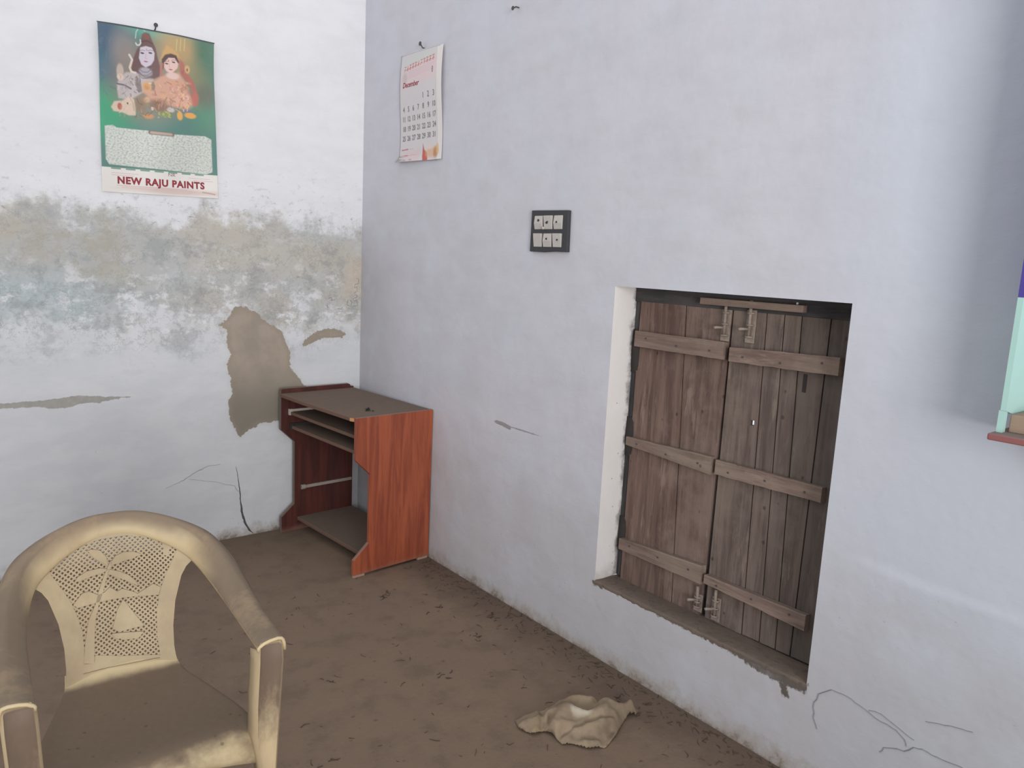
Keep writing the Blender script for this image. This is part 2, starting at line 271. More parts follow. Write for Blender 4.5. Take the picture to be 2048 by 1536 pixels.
def floor_material():
    t = NT('dusty_floor', .95, .1)
    x, y, z = t.xyz()
    c = t.mix(t.noise(2.2, 5, .6), srgb(136, 116, 98), srgb(124, 106, 92))
    c = t.mix(t.math('MULTIPLY', t.step(t.noise(9, 5, .6), .45, .7), .35), c, srgb(98, 84, 74))
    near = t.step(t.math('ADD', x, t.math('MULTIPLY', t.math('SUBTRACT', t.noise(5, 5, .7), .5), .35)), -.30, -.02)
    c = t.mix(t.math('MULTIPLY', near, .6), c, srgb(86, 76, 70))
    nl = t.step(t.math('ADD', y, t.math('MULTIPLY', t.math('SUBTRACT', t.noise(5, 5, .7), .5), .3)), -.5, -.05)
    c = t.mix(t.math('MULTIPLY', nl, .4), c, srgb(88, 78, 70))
    s1 = t.step(t.voro(17, t.scale(t.pos, (1, 1.3, 1))), .16, .07); g1 = t.step(t.noise(7, 4, .6, t.scale(t.pos, (1, 1, 1), (4, 4, 4))), .46, .6)
    s2 = t.step(t.noise(42, 4, .7, t.scale(t.pos, (1, 1.6, 1))), .635, .70)
    c = t.mix(t.math('MULTIPLY', t.math('MULTIPLY', s1, g1), .5), c, srgb(80, 69, 61))
    c = t.mix(t.math('MULTIPLY', s2, .45), c, srgb(84, 73, 65))
    c = t.mix(t.math('MULTIPLY', t.step(t.noise(120, 3, .6), .5, .75), .25), c, srgb(132, 116, 98))
    t.bump(t.math('ADD', t.noise(60, 5, .7), t.noise(14, 4)), .35, .006)
    return t.col(c)
M_FLOOR = floor_material()

def wood_shutter(name, a, b, dust, axis=2):
    t = NT(name, .85, .15)
    sc = [16, 16, 16]; sc[axis] = 1.3
    g = t.noise(1.6, 7, .65, t.scale(t.pos, tuple(sc)), .6); g2 = t.noise(5, 5, .7, t.scale(t.pos, tuple(sc)))
    c = t.mix(t.step(g, .36, .66), srgb(*a), srgb(*b))
    c = t.mix(t.math('MULTIPLY', t.step(g2, .5, .72), .55), c, srgb(*[k*.72 for k in b]))
    patch = t.math('MULTIPLY', t.step(t.noise(4.2, 6, .65), .46, .68), .6)
    c = t.mix(patch, c, srgb(*dust)); g3 = t.noise(9, 5, .7, t.scale(t.pos, (3, 3, .5) if axis == 2 else (3, .5, 3), (5, 5, 5)))
    c = t.mix(t.math('MULTIPLY', t.step(g3, .56, .70), .5), c, srgb(*[min(255, k*1.12) for k in dust]))
    c = t.mix(t.math('MULTIPLY', t.step(t.voro(14, t.scale(t.pos, (1, 1, .8))), .10, .05), .6), c, srgb(50, 42, 40))
    tint = t.attr('tint')
    c = t.mix(tint, c, t.mix(.5, c, srgb(74, 72, 69)))
    nz_ = t.xyz(t.n['Geometry'].outputs['Normal'])[2]
    c = t.mix(t.math('MULTIPLY', t.step(nz_, .3, .8), .7), c, srgb(134, 122, 110))
    t.bump(t.math('ADD', g, t.math('MULTIPLY', g2, .6)), .6, .004)
    return t.col(c)
M_PLANKA = wood_shutter('weathered_red_brown_planks', (122, 102, 93), (94, 75, 69), (140, 122, 112))
M_PLANKB = wood_shutter('weathered_grey_brown_planks', (120, 106, 98), (94, 81, 76), (130, 118, 108))
M_BATTEN = wood_shutter('weathered_batten', (138, 120, 110), (112, 94, 86), (140, 126, 112), 1)
M_FRAME = wood_shutter('dark_frame_wood', (78, 76, 76), (60, 58, 60), (84, 82, 80), 1)
M_FRAMEV = wood_shutter('dark_frame_post', (78, 76, 76), (56, 54, 56), (84, 82, 80), 2)

def desk_material(name, a, b):
    t = NT(name, .42, .45)
    tc = t.n.new('ShaderNodeTexCoord').outputs['Object']
    g = t.noise(2.0, 6, .6, t.scale(tc, (10, 10, .8)), 1.2); g2 = t.noise(6, 4, .6, t.scale(tc, (14, 14, 1)))
    c = t.mix(t.step(g, .35, .65), srgb(*a), srgb(*b))
    c = t.mix(t.math('MULTIPLY', t.step(g2, .5, .7), .35), c, srgb(*[k*.8 for k in b]))
    z = t.xyz()[2]
    c = t.mix(t.math('MULTIPLY', t.step(t.math('ADD', z, t.math('MULTIPLY', t.noise(20), .04)), .06, .02), .5), c, srgb(140, 112, 96))
    nz_ = t.xyz(t.n['Geometry'].outputs['Normal'])[2]
    c = t.mix(t.math('MULTIPLY', t.step(nz_, .4, .8), .85), c, srgb(128, 108, 94))
    t.set(t.b.inputs['Roughness'], t.math('ADD', .38, t.math('MULTIPLY', t.noise(12), .25)))
    return t.col(c)
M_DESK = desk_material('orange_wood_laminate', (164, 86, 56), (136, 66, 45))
M_DESKIN = desk_material('shaded_maroon_laminate', (92, 48, 41), (70, 38, 34))  # maroon laminate, its colour darkened for the shade inside the desk
def dusty(name, rgb, dust=(124, 108, 96)):
    t = NT(name, .9, .15); nz_ = t.xyz(t.n['Geometry'].outputs['Normal'])[2]
    c = t.mix(t.step(nz_, .3, .8), srgb(*rgb), t.mix(t.noise(30, 5), srgb(*dust), srgb(*[k*.9 for k in dust])))
    t.bump(t.noise(80, 4), .2, .002); return t.col(c)
M_TOP = dusty('dust_covered_board', (112, 88, 76)); M_EDGE = dusty('grey_edge_strip', (112, 104, 98))
M_SLIDE = flat('cream_plastic', (196, 188, 176), .5); M_STEEL = flat('dusty_steel_rail', (170, 160, 150), .5)

def chair_material():
    t = NT('cream_plastic_with_dust', .5, .4)
    nz_ = t.xyz(t.n['Geometry'].outputs['Normal'])[2]
    n1 = t.noise(9, 5, .6); n2 = t.noise(50, 4, .6)
    c = t.mix(n1, srgb(206, 188, 152), srgb(192, 172, 136))
    d = t.step(t.math('ADD', nz_, t.math('MULTIPLY', t.math('SUBTRACT', n1, .5), .3)), -.02, .55)
    lx, ly, lz = t.xyz(t.n.new('ShaderNodeTexCoord').outputs['Object'])
    arm = t.math('MULTIPLY', t.math('MULTIPLY', t.step(ly, .20, .06), t.step(ly, -.236, -.222)), t.step(lz, .57, .60))
    d = t.math('MAXIMUM', d, t.math('MULTIPLY', arm, t.step(t.math('ADD', nz_, n1), .2, .6)))
    dc = t.mix(n2, srgb(128, 111, 96), srgb(114, 99, 85)); dc = t.mix(t.math('MULTIPLY', arm, t.step(nz_, .5, .9)), dc, t.mix(n2, srgb(114, 99, 85), srgb(102, 88, 75)))
    c = t.mix(t.math('MULTIPLY', d, .9), c, dc)
    smear = t.math('MULTIPLY', t.step(t.noise(6, 6, .7, t.scale(t.pos, (1, 1, .5), (2, 2, 2))), .50, .66), .45)
    c = t.mix(smear, c, srgb(166, 142, 112))
    t.set(t.b.inputs['Roughness'], t.math('ADD', .42, t.math('MULTIPLY', d, .5)))
    t.bump(n2, .1, .001); return t.col(c)
M_CHAIR = chair_material()
def chair_dirty():
    t = NT('soiled_chair_plastic', .6, .3); z = t.xyz()[2]
    n1 = t.noise(14, 6, .7, t.scale(t.pos, (1, 1, .5)))
    f = t.step(t.math('ADD', z, t.math('MULTIPLY', t.math('SUBTRACT', n1, .5), .35)), .36, .56)
    ny_ = t.xyz(t.n['Geometry'].outputs['Normal'])[1]; f = t.math('MULTIPLY', f, t.step(t.math('ABSOLUTE', ny_), .45, .85))
    c = t.mix(f, t.mix(n1, srgb(206, 188, 152), srgb(176, 152, 120)), t.mix(n1, srgb(124, 106, 90), srgb(96, 82, 70)))
    return t.col(c)
M_CHAIRLEG = chair_dirty()
M_CHAIRLIP = flat('clean_cream_plastic', (206, 186, 148), .45, .4, .06)
def seat_material():
    t = NT('seat_under_dust', .9, .15); n1 = t.noise(9, 5, .6); n2 = t.noise(70, 4, .6)
    tc = t.n.new('ShaderNodeTexCoord').outputs['Object']; X_, Y_, Z_ = t.xyz(tc)
    dust = t.mix(n2, srgb(118, 102, 86), srgb(106, 92, 78))
    e = t.step(t.math('ADD', Y_, t.math('MULTIPLY', t.math('SUBTRACT', n1, .5), .10)), -.178, -.222)
    e2 = t.step(t.math('ADD', Y_, t.math('MULTIPLY', t.math('SUBTRACT', n1, .5), .03)), .146, .172)
    clean = t.math('MAXIMUM', e, e2)
    c = t.mix(clean, dust, srgb(196, 178, 142))
    c = t.mix(t.math('MULTIPLY', t.step(t.voro(26), .14, .06), .5), c, srgb(78, 66, 56))
    t.bump(n2, .2, .002); return t.col(c)
M_SEAT = seat_material()
M_PLASTICDARK = flat('black_backplate', (66, 66, 70), .6); M_SWITCH = flat('dusty_ivory_switch', (196, 190, 184), .45, .4, .10, 90)
M_DARK = flat('dark_grime_and_slot_shade', (58, 54, 52), .9); M_IRON = flat('rusty_nail', (84, 80, 80), .6); M_BOLT = flat('paint_splashed_bolt', (170, 155, 142), .6, .3, .34, 45)
M_CRACKM = flat('grey_crack', (146, 147, 152), .95, .1); M_CRACK = flat('dark_crack', (96, 96, 96), .95, .1); M_CRACKL = flat('faint_crack', (182, 182, 184), .95, .1)
M_PENCIL = flat('pencil_mark', (128, 128, 136), .9, .1)
M_MINT = flat('mint_paint', (170, 208, 200), .5, .4, .06, 6); M_PURPLE = flat('purple_paint', (78, 66, 150), .5, .4, .1, 8)
M_SILLWOOD = flat('red_brown_plank', (132, 96, 92), .7, .3, .2, 20); M_BOX = flat('brown_card', (160, 138, 120), .8, .2, .1, 20)

# ------------------------------------------------------------------ walls and floor
def wall_grid(name, us, vs, hole, fpos, attrs, mat):
    U, V = np.meshgrid(us, vs, indexing='ij'); co = fpos(U, V); nu, nv = len(us), len(vs)
    i, j = np.meshgrid(np.arange(nu-1), np.arange(nv-1), indexing='ij'); a = i*nv+j
    F = np.stack([a, a+nv, a+nv+1, a+1], -1).reshape(-1, 4)
    if hole:
        uc = (us[:-1]+us[1:])/2; vc = (vs[:-1]+vs[1:])/2; UC, VC = np.meshgrid(uc, vc, indexing='ij')
        k = ~((UC > hole[0]) & (UC < hole[1]) & (VC > hole[2]) & (VC < hole[3])); F = F[k.reshape(-1)]
    me = bpy.data.meshes.new(name); me.from_pydata(co.reshape(-1, 3).tolist(), [], F.tolist()); me.update()
    for n, fn in attrs.items():
        at = me.attributes.new(n, 'FLOAT', 'POINT'); at.data.foreach_set('value', fn(U, V).reshape(-1).astype(np.float32))
    me.materials.append(mat); me.polygons.foreach_set('use_smooth', [True]*len(me.polygons))
    o = link(bpy.data.objects.new(name, me)); o['kind'] = 'structure'; return o
us = np.concatenate([np.arange(-3.0, 0, .01), [0]]); vs = np.arange(0, 3.001, .01)
wl_ = wall_grid('wall_left', us, vs, None, lambda U, V: np.stack([U, 0*U, V], -1),
    {'bare': lambda U, V: np.minimum(poly_sdf(U, V, BARE_PATCH), poly_sdf(U, V, SMALL_PATCH)+.004),
     'scar': lambda U, V: poly_sdf(U, V, STRIP)}, M_WL)
WY0, WY1, WZ0, WZ1 = -2.7644, -1.8958, .2985, 1.4152   # window opening in the right wall
WD = .13
ys = np.unique(np.round(np.concatenate([np.arange(-4.6, 0.001, .01), [WY0, WY1]]), 4)); zs = np.unique(np.round(np.concatenate([np.arange(0, 3.001, .01), [WZ0, WZ1]]), 4))
def right_pos(U, V):
    # plaster ledge under a long uneven seam right of the window
    seam = np.interp(-U, [-p[0] for p in RIDGE], [p[1] for p in RIDGE])
    x = -.006*np.clip((seam-V)/.02, 0, 1)*np.exp(-np.clip(seam-V, 0, 9)/.12)*np.clip((-U-2.8)/.15, 0, 1)
    return np.stack([x, U, V], -1)
SILL_DIRT = [(WY1+.012, WZ0+.002), (WY1+.002, WZ0-.016), (-2.0, WZ0-.008), (-2.2, WZ0-.010), (-2.4, WZ0-.014), (-2.5, WZ0-.012), (-2.6, WZ0-.030), (-2.68, WZ0-.034), (-2.70, WZ0-.03), (-2.765, WZ0-.028), (-2.768, WZ0+.002)]
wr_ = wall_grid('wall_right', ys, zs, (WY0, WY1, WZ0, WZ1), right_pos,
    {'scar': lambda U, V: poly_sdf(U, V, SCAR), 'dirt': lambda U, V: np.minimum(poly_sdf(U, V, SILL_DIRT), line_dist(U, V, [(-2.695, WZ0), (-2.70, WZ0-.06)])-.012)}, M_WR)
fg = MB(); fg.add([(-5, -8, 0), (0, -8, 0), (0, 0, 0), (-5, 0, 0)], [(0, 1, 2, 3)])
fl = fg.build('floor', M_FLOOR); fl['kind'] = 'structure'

def ribbon(name, pts, widths, mat, parent, plane, off=.0012, jit=.0015):
    """thin crack or stroke lying on a wall"""
    P = [Vector((p[0], p[1])) for p in pts]; Q = []; W = []
    for i in range(len(P)-1):
        n = max(2, int((P[i+1]-P[i]).length/.012))
        for k in range(n):
            f = k/n; Q.append(P[i].lerp(P[i+1], f)); W.append(widths[i]*(1-f)+widths[i+1]*f)
    Q.append(P[-1]); W.append(widths[-1])
    for i in range(1, len(Q)-1): Q[i] = Q[i]+Vector((random.uniform(-jit, jit), random.uniform(-jit, jit)))
    L_, R_ = [], []
    for i, p in enumerate(Q):
        d = (Q[min(i+1, len(Q)-1)]-Q[max(i-1, 0)]).normalized(); n = Vector((-d.y, d.x)); w = W[i]/2*random.uniform(.75, 1.2)
        L_.append(p+n*w); R_.append(p-n*w)
    f = (lambda p, o_: (p.x, -o_, p.y)) if plane == 'L' else (lambda p, o_: (-o_, p.x, p.y))
    mb = MB(); mb.grid([[f(p, .0) for p in L_], [f((a+b)/2, off) for a, b in zip(L_, R_)], [f(p, .0) for p in R_]])
    return mb.build(name, mat, parent)
w_ = lambda n, a, b: [a+(b-a)*math.sin(math.pi*i/(n-1)) for i in range(n)]
ribbon('crack', CRACK_A, [.002, .003, .005, .006, .011, .013, .010, .003], M_CRACK, wl_, 'L')
ribbon('crack', CRACK_B, w_(5, .002, .006), M_CRACKL, wl_, 'L'); ribbon('crack', CRACK_C, [.002, .002, .003, .004], M_CRACKL, wl_, 'L')
for P, wd in ((CRACK_D, .0035), (CRACK_E, .0045), (CRACK_F, .002), (CRACK_G, .003)): ribbon('crack', P, w_(len(P), .0010, wd*.8), M_CRACKM, wr_, 'R', off=.0075 if False else .003, jit=.002)
for P in SCRIB: ribbon('pencil_scribble', P, [.0022]*len(P), M_PENCIL, wl_, 'L', jit=.0003)

# ------------------------------------------------------------------ window recess (setting) and its two shutters
win = empty('window_1', (WD, (WY0+WY1)/2, WZ0)); win['kind'] = 'structure'
def rel(mb):
    mb.v = [(v[0]-WD, v[1]-(WY0+WY1)/2, v[2]-WZ0) for v in mb.v]; return mb
t = NT('reveal_plaster', .85, .2)
zc = t.xyz()[2]; xc = t.xyz()[0]
cc_ = t.mix(t.noise(8, 5), srgb(232, 229, 228), srgb(222, 219, 217))
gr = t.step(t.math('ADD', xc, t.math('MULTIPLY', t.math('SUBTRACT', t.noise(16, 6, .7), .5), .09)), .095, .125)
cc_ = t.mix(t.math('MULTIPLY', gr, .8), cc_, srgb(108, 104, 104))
cc_ = t.mix(t.math('MULTIPLY', t.step(t.voro(20), .08, .04), .7), cc_, srgb(90, 86, 84))
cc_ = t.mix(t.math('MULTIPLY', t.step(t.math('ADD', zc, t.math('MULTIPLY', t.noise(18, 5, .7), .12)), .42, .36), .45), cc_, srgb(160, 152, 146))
t.bump(t.noise(20, 5), .3, .006); M_REV = t.col(cc_)
mb = MB(); rows = []
for k in range(24):
    z = WZ0+(WZ1-WZ0)*k/23; rows.append([(x, WY1+.0, z) for x in (0, .03, .06, .09, WD+.06)])
mb.grid(rows); rel(mb).build('reveal', M_REV, win)
mb = MB(); mb.box(0.0005, WD+.06, WY0-.12, WY0, WZ0, WZ1); mb.box(.0005, WD+.06, WY0, WY1, WZ1, WZ1+.1); rel(mb).build('reveal', M_REV, win)
# sill: dusty ledge with a broken front edge
t = NT('soil_covered_sill', .95, .1); cs = t.mix(t.noise(12, 6, .7), srgb(128, 114, 102), srgb(94, 84, 78)); t.bump(t.noise(40, 5, .7), .5, .006)
t.col(t.mix(t.math('MULTIPLY', t.step(t.noise(45, 4), .55, .7), .5), cs, srgb(84, 76, 70))); M_SILL = t.m
mb = MB(); n = 110; rows = [[], [], [], [], []]
for i in range(n):
    y = WY1+.010+(WY0-.002-WY1-.010)*i/(n-1); j = noise.noise(Vector((y*18, 0, 3)))*.006+noise.noise(Vector((y*60, 2, 3)))*.005
    dz = .004*noise.noise(Vector((y*9, 5, 1)))
    rows[0].append((.0, y, WZ0-.012+j)); rows[1].append((-.0022-abs(j)*.2, y, WZ0-.001+j*.2)); rows[2].append((.004, y, WZ0+.0035+dz*.5)); rows[3].append((.07, y, WZ0-.003+dz)); rows[4].append((WD+.06, y, WZ0-.013))
mb.grid(rows); rel(mb).build('window_sill', M_SILL, win, smooth=True)
XS = .115   # plank face
mb = MB(); mb.box(XS-.002, XS+.06, WY0-.1, WY1+.004, 1.3615, WZ1+.004); rel(mb).build('window_frame', M_FRAME, win, bevel=.003)
mb = MB(); mb.box(XS+.004, XS+.06, WY1-.022, WY1+.01, WZ0, 1.37); rel(mb).build('window_frame', M_FRAMEV, win, bevel=.002)
mb = MB(); mb.box(XS+.032, XS+.06, WY0-.10, WY1+.01, WZ0-.03, WZ0+.03); rel(mb).build('window_frame', M_FRAME, win)
mb = MB(); mb.box(XS+.004, XS+.06, WY0-.10, WY0-.02, WZ0, 1.37); rel(mb).build('window_frame', M_FRAMEV, win)
mb = MB(); mb.box(XS-.030, XS-.003, -2.574, -2.203, 1.374, 1.396); rel(mb).build('stop_batten', M_BATTEN, win, bevel=.002)
mb = MB(); mb.tube([(XS-.0045, -2.5404, 1.3995), (XS-.002, -2.5404, 1.3995)], .0035, 10); rel(mb).build('daylight_spot', flat('white_daylight_spot', (236, 236, 236), .6), win)  # white disc added for the spot of daylight at a small hole
# mortar dabs in the gap by the left jamb
mb = MB()
for z0, z1 in ((1.10, 1.26), (.78, .93), (.40, .54)):
    rows = []
    for k in range(9):
        f = k/8; b = math.sin(math.pi*f); rows.append([(XS-.016*b*(1-abs(s_)), WY1-.018+.022*s_, z0+(z1-z0)*f) for s_ in (-1, -.5, 0, .5, 1)])
    mb.grid(rows)
rel(mb).build('hinge_grime', M_DARK, win, smooth=True)

def set_tint(o, fn):
    me = o.data; at = me.attributes.new('tint', 'FLOAT', 'POINT'); at.data.foreach_set('value', [fn(o.matrix_world @ v.co if False else v.co) for v in me.vertices])
def shutter(name, label, yl, yr, ztop, zbl, zbr, seams, mat, bats, holes, tints, strips):
    """yl, yr: hinge and meeting edges; planks run top to bottom"""
    e = empty(name, (XS, yl, zbl)); off = Vector((XS, yl, zbl))
    tag(e, label, 'window shutter', 'pair of wooden window shutters', 'thing')
    edges = [(yl, yl)]+seams+[yr]
    mb = MB(); tv = []
    for k in range(len(edges)-1):
        (ta, ba), (tb, bb) = edges[k], edges[k+1]; g = .0022
        def zb(y): return zbl+(zbr-zbl)*(y-yl)/(yr[0]-yl)
        n0 = len(mb.v); x0 = XS+random.uniform(-.0015, .0025)
        zt = ztop+random.uniform(-.003, .002)
        n = 14; hl = [h for h in holes if min(tb, bb) < h[0] < max(ta, ba)]
        F = lambda f, s_: (ta-g)*(1-f)+(ba-g)*f if s_ == 0 else (tb+g)*(1-f)+(bb+g)*f
        segs = []
        zs_ = [zt+(zb((ta+tb)/2)-zt)*i/n for i in range(n+1)]
        def slab(z1, z0, ya1, ya0, yb1, yb0):
            mb.add([(x0, ya1, z1), (x0, yb1, z1), (x0, yb0, z0), (x0, ya0, z0), (x0+.02, ya1, z1), (x0+.02, yb1, z1), (x0+.02, yb0, z0), (x0+.02, ya0, z0)],
                   [(0, 1, 2, 3), (7, 6, 5, 4), (0, 4, 5, 1), (1, 5, 6, 2), (2, 6, 7, 3), (3, 7, 4, 0)])
        zbot = zb((ba+bb)/2); fz = lambda z: (zt-z)/(zt-zbot)
        if not hl:
            za = zb(ba); zb2 = zb(bb)
            mb.add([(x0, ta-g, zt), (x0, tb+g, zt), (x0, bb+g, zb2), (x0, ba-g, za), (x0+.02, ta-g, zt), (x0+.02, tb+g, zt), (x0+.02, bb+g, zb2), (x0+.02, ba-g, za)],
                   [(0, 1, 2, 3), (7, 6, 5, 4), (0, 4, 5, 1), (1, 5, 6, 2), (2, 6, 7, 3), (3, 7, 4, 0)])
        else:
            hy, hz, hr = hl[0]
            def row(z1, z0):
                slab(z1, z0, F(fz(z1), 0), F(fz(z0), 0), F(fz(z1), 1), F(fz(z0), 1))
            row(zt, hz+hr); row(hz-hr, zbot)
            slab(hz+hr, hz-hr, F(fz(hz), 0), F(fz(hz), 0), hy+hr, hy+hr); slab(hz+hr, hz-hr, hy-hr, hy-hr, F(fz(hz), 1), F(fz(hz), 1))
        tv += [tints[k]]*(len(mb.v)-n0)
    mb.v = [tuple(Vector(v)-off) for v in mb.v]
    me = bpy.data.meshes.new('planks'); me.from_pydata(mb.v, [], mb.f); me.update(); me.materials.append(mat)
    at = me.attributes.new('tint', 'FLOAT', 'POINT'); at.data.foreach_set('value', tv)
    o = link(bpy.data.objects.new('planks', me), e); pass
    # dark cover strips behind the open seams so that only the real gaps let light through
    bk = MB()
    for (a, b) in seams+strips: bk.add([(XS+.023, a+.009, ztop-.01), (XS+.023, a-.009, ztop-.01), (XS+.023, b-.009, zbr+.01 if abs(b-yr[1]) < .1 else zbl+.0), (XS+.023, b+.009, zbl+.0),
        (XS+.028, a+.009, ztop-.01), (XS+.028, a-.009, ztop-.01), (XS+.028, b-.009, zbl), (XS+.028, b+.009, zbl)], [(0, 1, 2, 3), (7, 6, 5, 4), (0, 4, 5, 1), (2, 6, 7, 3), (1, 5, 6, 2), (3, 7, 4, 0)])
    bk.v = [tuple(Vector(v)-off) for v in bk.v]; bk.build('cover_strip', M_FRAMEV, e)
    for Q in bats:
        b = MB(); n = 16; top, bot, ys_ = [], [], []
        (a0, a1), (b0, b1), (c0, c1), (d0, d1) = Q   # top-left, top-right, bottom-right, bottom-left as (y, z)
        rows = [[], [], [], [], []]
        for i in range(n+1):
            f = i/n; y = a0+(b0-a0)*f; jt = .0018*noise.noise(Vector((y*22, a1*9, 1))); jb = .0022*noise.noise(Vector((y*25, a1*7, 5)))
            zt = a1+(b1-a1)*f+jt; zb_ = d1+(c1-d1)*f+jb; xo = XS-.027+.0015*noise.noise(Vector((y*12, a1, 2)))
            rows[0].append((XS, y, zt-.003)); rows[1].append((xo+.002, y, zt)); rows[2].append((xo, y, zt-.004)); rows[3].append((xo, y, zb_+.003)); rows[4].append((XS, y, zb_))
        b.grid(rows)
        for k in (0, n): b.add([rows[r][k] for r in range(5)], [(0, 1, 2, 3, 4)])
        b.v = [tuple(Vector(v)-off) for v in b.v]; b.build('batten', M_BATTEN, e)
        for f in (.14, .5, .86):
            nm = MB(); y = a0+(b0-a0)*f; z = (a1+(b1-a1)*f+d1+(c1-d1)*f)/2+random.uniform(-.008, .008); nm.tube([(XS-.0295, y, z), (XS-.024, y, z)], .0035, 6)
            nm.v = [tuple(Vector(v)-off) for v in nm.v]; nm.build('nail_head', M_IRON, e)
    return e, off
mid = (-2.3176, -2.3005)
A, offA = shutter('window_shutter', 'reddish brown plank shutter beside the white window jamb, hinged at the left', -1.921, (mid[0]+.004, mid[1]+.004), 1.367, .291, .291,
    [(-2.1259, -2.1714)], M_PLANKA, [BAT_A1, BAT_A2, BAT_A3], [], [0.0, .15], [(-2.3176, -2.3005)])
B, offB = shutter('window_shutter', 'greyer brown plank shutter with a round hole, right of the meeting gap', -2.316, (-2.80, -2.80), 1.367, .292, .301,
    [(-2.4384, -2.4652), (-2.5000, -2.5317), (-2.5575, -2.5899), (-2.6503, -2.6421)], M_PLANKB, [BAT_B1, BAT_B2, BAT_B3], [(-2.4242, 1.0068, .009)], [0, .1, .25, .55, .95], [])
gp = MB(); gp.box(XS-.001, XS+.001, -2.596, -2.585, 1.135, 1.190); gp.v = [tuple(Vector(v)-offB) for v in gp.v]; gp.build('slot_shade_plate', M_DARK, B)  # dark plate in place of the shade inside an open slot
def bolt(e, off, y, z1, z0, n, kn):
    """tower bolt: flat plate, round rod, staples, knob"""
    mb = MB(); mb.box(XS-.004, XS, y-.017, y+.017, z0, z1-.03); o = mb; o.v = [tuple(Vector(v)-off) for v in o.v]; pl = o.build('tower_bolt', M_BOLT, e, bevel=.001)
    r = MB(); r.tube([(XS-.010, y, z0+.02), (XS-.012, y, z1)], .0055, 8); r.tube([(XS-.012, y, z0+.045), (XS-.034, y+kn*.016, z0+.045), (XS-.036, y+kn*.02, z0+.042)], [.004, .005, .0065], 8)
    for k in range(3):
        z = z0+.02+(z1-z0-.06)*k/2; r.tube([(XS-.002, y-.012, z), (XS-.014, y-.009, z), (XS-.018, y, z), (XS-.014, y+.009, z), (XS-.002, y+.012, z)], .003, 6)
    r.v = [tuple(Vector(v)-off) for v in r.v]; r.build('bolt_rod', M_BOLT, pl, smooth=True)
bolt(A, offA, -2.295, 1.392, 1.258, 0, 1); bolt(B, offB, -2.388, 1.398, 1.262, 0, 1)
bolt(A, offA, -2.288, .40, .305, 0, 1); bolt(B, offB, -2.362, .415, .300, 0, 1)

# ------------------------------------------------------------------ computer desk
TH = .0672
dk = empty('computer_desk', (-.054, -.016, 0), TH)
tag(dk, 'small orange-brown laminate computer desk with dusty top in the room corner', 'desk')
def panel(name, prof, b0, b1, mat, parent=dk, bevel=.002):
    mb = MB(); mb.prism(prof, lambda a, z: (a, b0, z), lambda a, z: (a, b1, z)); return mb.build(name, mat, parent, bevel=bevel)
PR = [(-.432, .012), (-.432, .087), (-.352, .157), (-.352, .488), (-.429, .563), (-.429, .758), (0, .758), (0, .012)]
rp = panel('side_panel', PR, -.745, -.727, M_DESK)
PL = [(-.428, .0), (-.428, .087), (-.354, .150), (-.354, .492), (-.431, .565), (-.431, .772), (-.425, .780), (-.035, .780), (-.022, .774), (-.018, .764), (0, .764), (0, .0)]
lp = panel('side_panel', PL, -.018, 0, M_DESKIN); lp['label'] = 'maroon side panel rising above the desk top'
mb = MB()   # grey edge banding on the left panel's front edge
for (a0, z0), (a1, z1) in zip(PL[:5], PL[1:6]):
    mb.prism([(a0, z0), (a1, z1), (a1-.0015, z1), (a0-.0015, z0)], lambda a, z: (a, -.0175, z), lambda a, z: (a, -.0005, z))
mb.build('edge_band', M_EDGE, lp)
for a in (-.40, -.035):
    mb = MB(); mb.box(a-.03, a+.03, -.744, -.728, 0, .013); mb.build('foot', flat('scuffed_foot', (172, 144, 126), .7), rp, bevel=.002)
mb = MB(); cr = [(0, -.018), (0, -.727), (-.405, -.727), (-.425, -.722), (-.432, -.705), (-.440, -.30), (-.436, -.018)]
mb.prism(cr, lambda a, b: (a, b, .737), lambda a, b: (a, b, .756)); mb.build('desk_top', M_TOP, dk, bevel=.003)
t_ = NT('tan_lip', .6, .3); 
mb = MB(); mb.prism([(-.395, -.7265), (-.428, -.7225), (-.436, -.700), (-.4335, -.698), (-.425, -.7195), (-.395, -.7235)], lambda a, b: (a, b, .739), lambda a, b: (a, b, .754)); mb.build('corner_lip', flat('tan_edge', (196, 146, 100), .5), dk)
for z0, z1, a0 in ((.642, .658, -.385), (.566, .582, -.378)):
    mb = MB(); mb.box(a0, -.03, -.715, -.030, z0, z1); tr = mb.build('sliding_tray', M_TOP, dk, bevel=.002)
    mb = MB(); mb.box(a0-.004, -.05, -.030, -.0185, z0-.002, z1+.012); mb.box(a0-.006, a0+.012, -.036, -.0185, z0-.002, z1+.014); mb.build('slide_rail', M_SLIDE if z0 > .6 else M_DARK, tr, bevel=.001)
mb = MB(); mb.box(-.338, -.004, -.7265, -.0185, .056, .074); mb.build('bottom_shelf', M_TOP, dk, bevel=.002)
mb = MB(); mb.box(-.318, -.01, -.029, -.0185, .229, .245); mb.tube([(-.318, -.026, .237), (-.296, -.026, .237)], .013, 12); mb.build('slide_rail', M_STEEL, dk, bevel=.001)
mb = MB(); mb.box(-.018, -.003, -.7265, -.0185, .40, .737); mb.build('back_panel', M_DESKIN, dk)

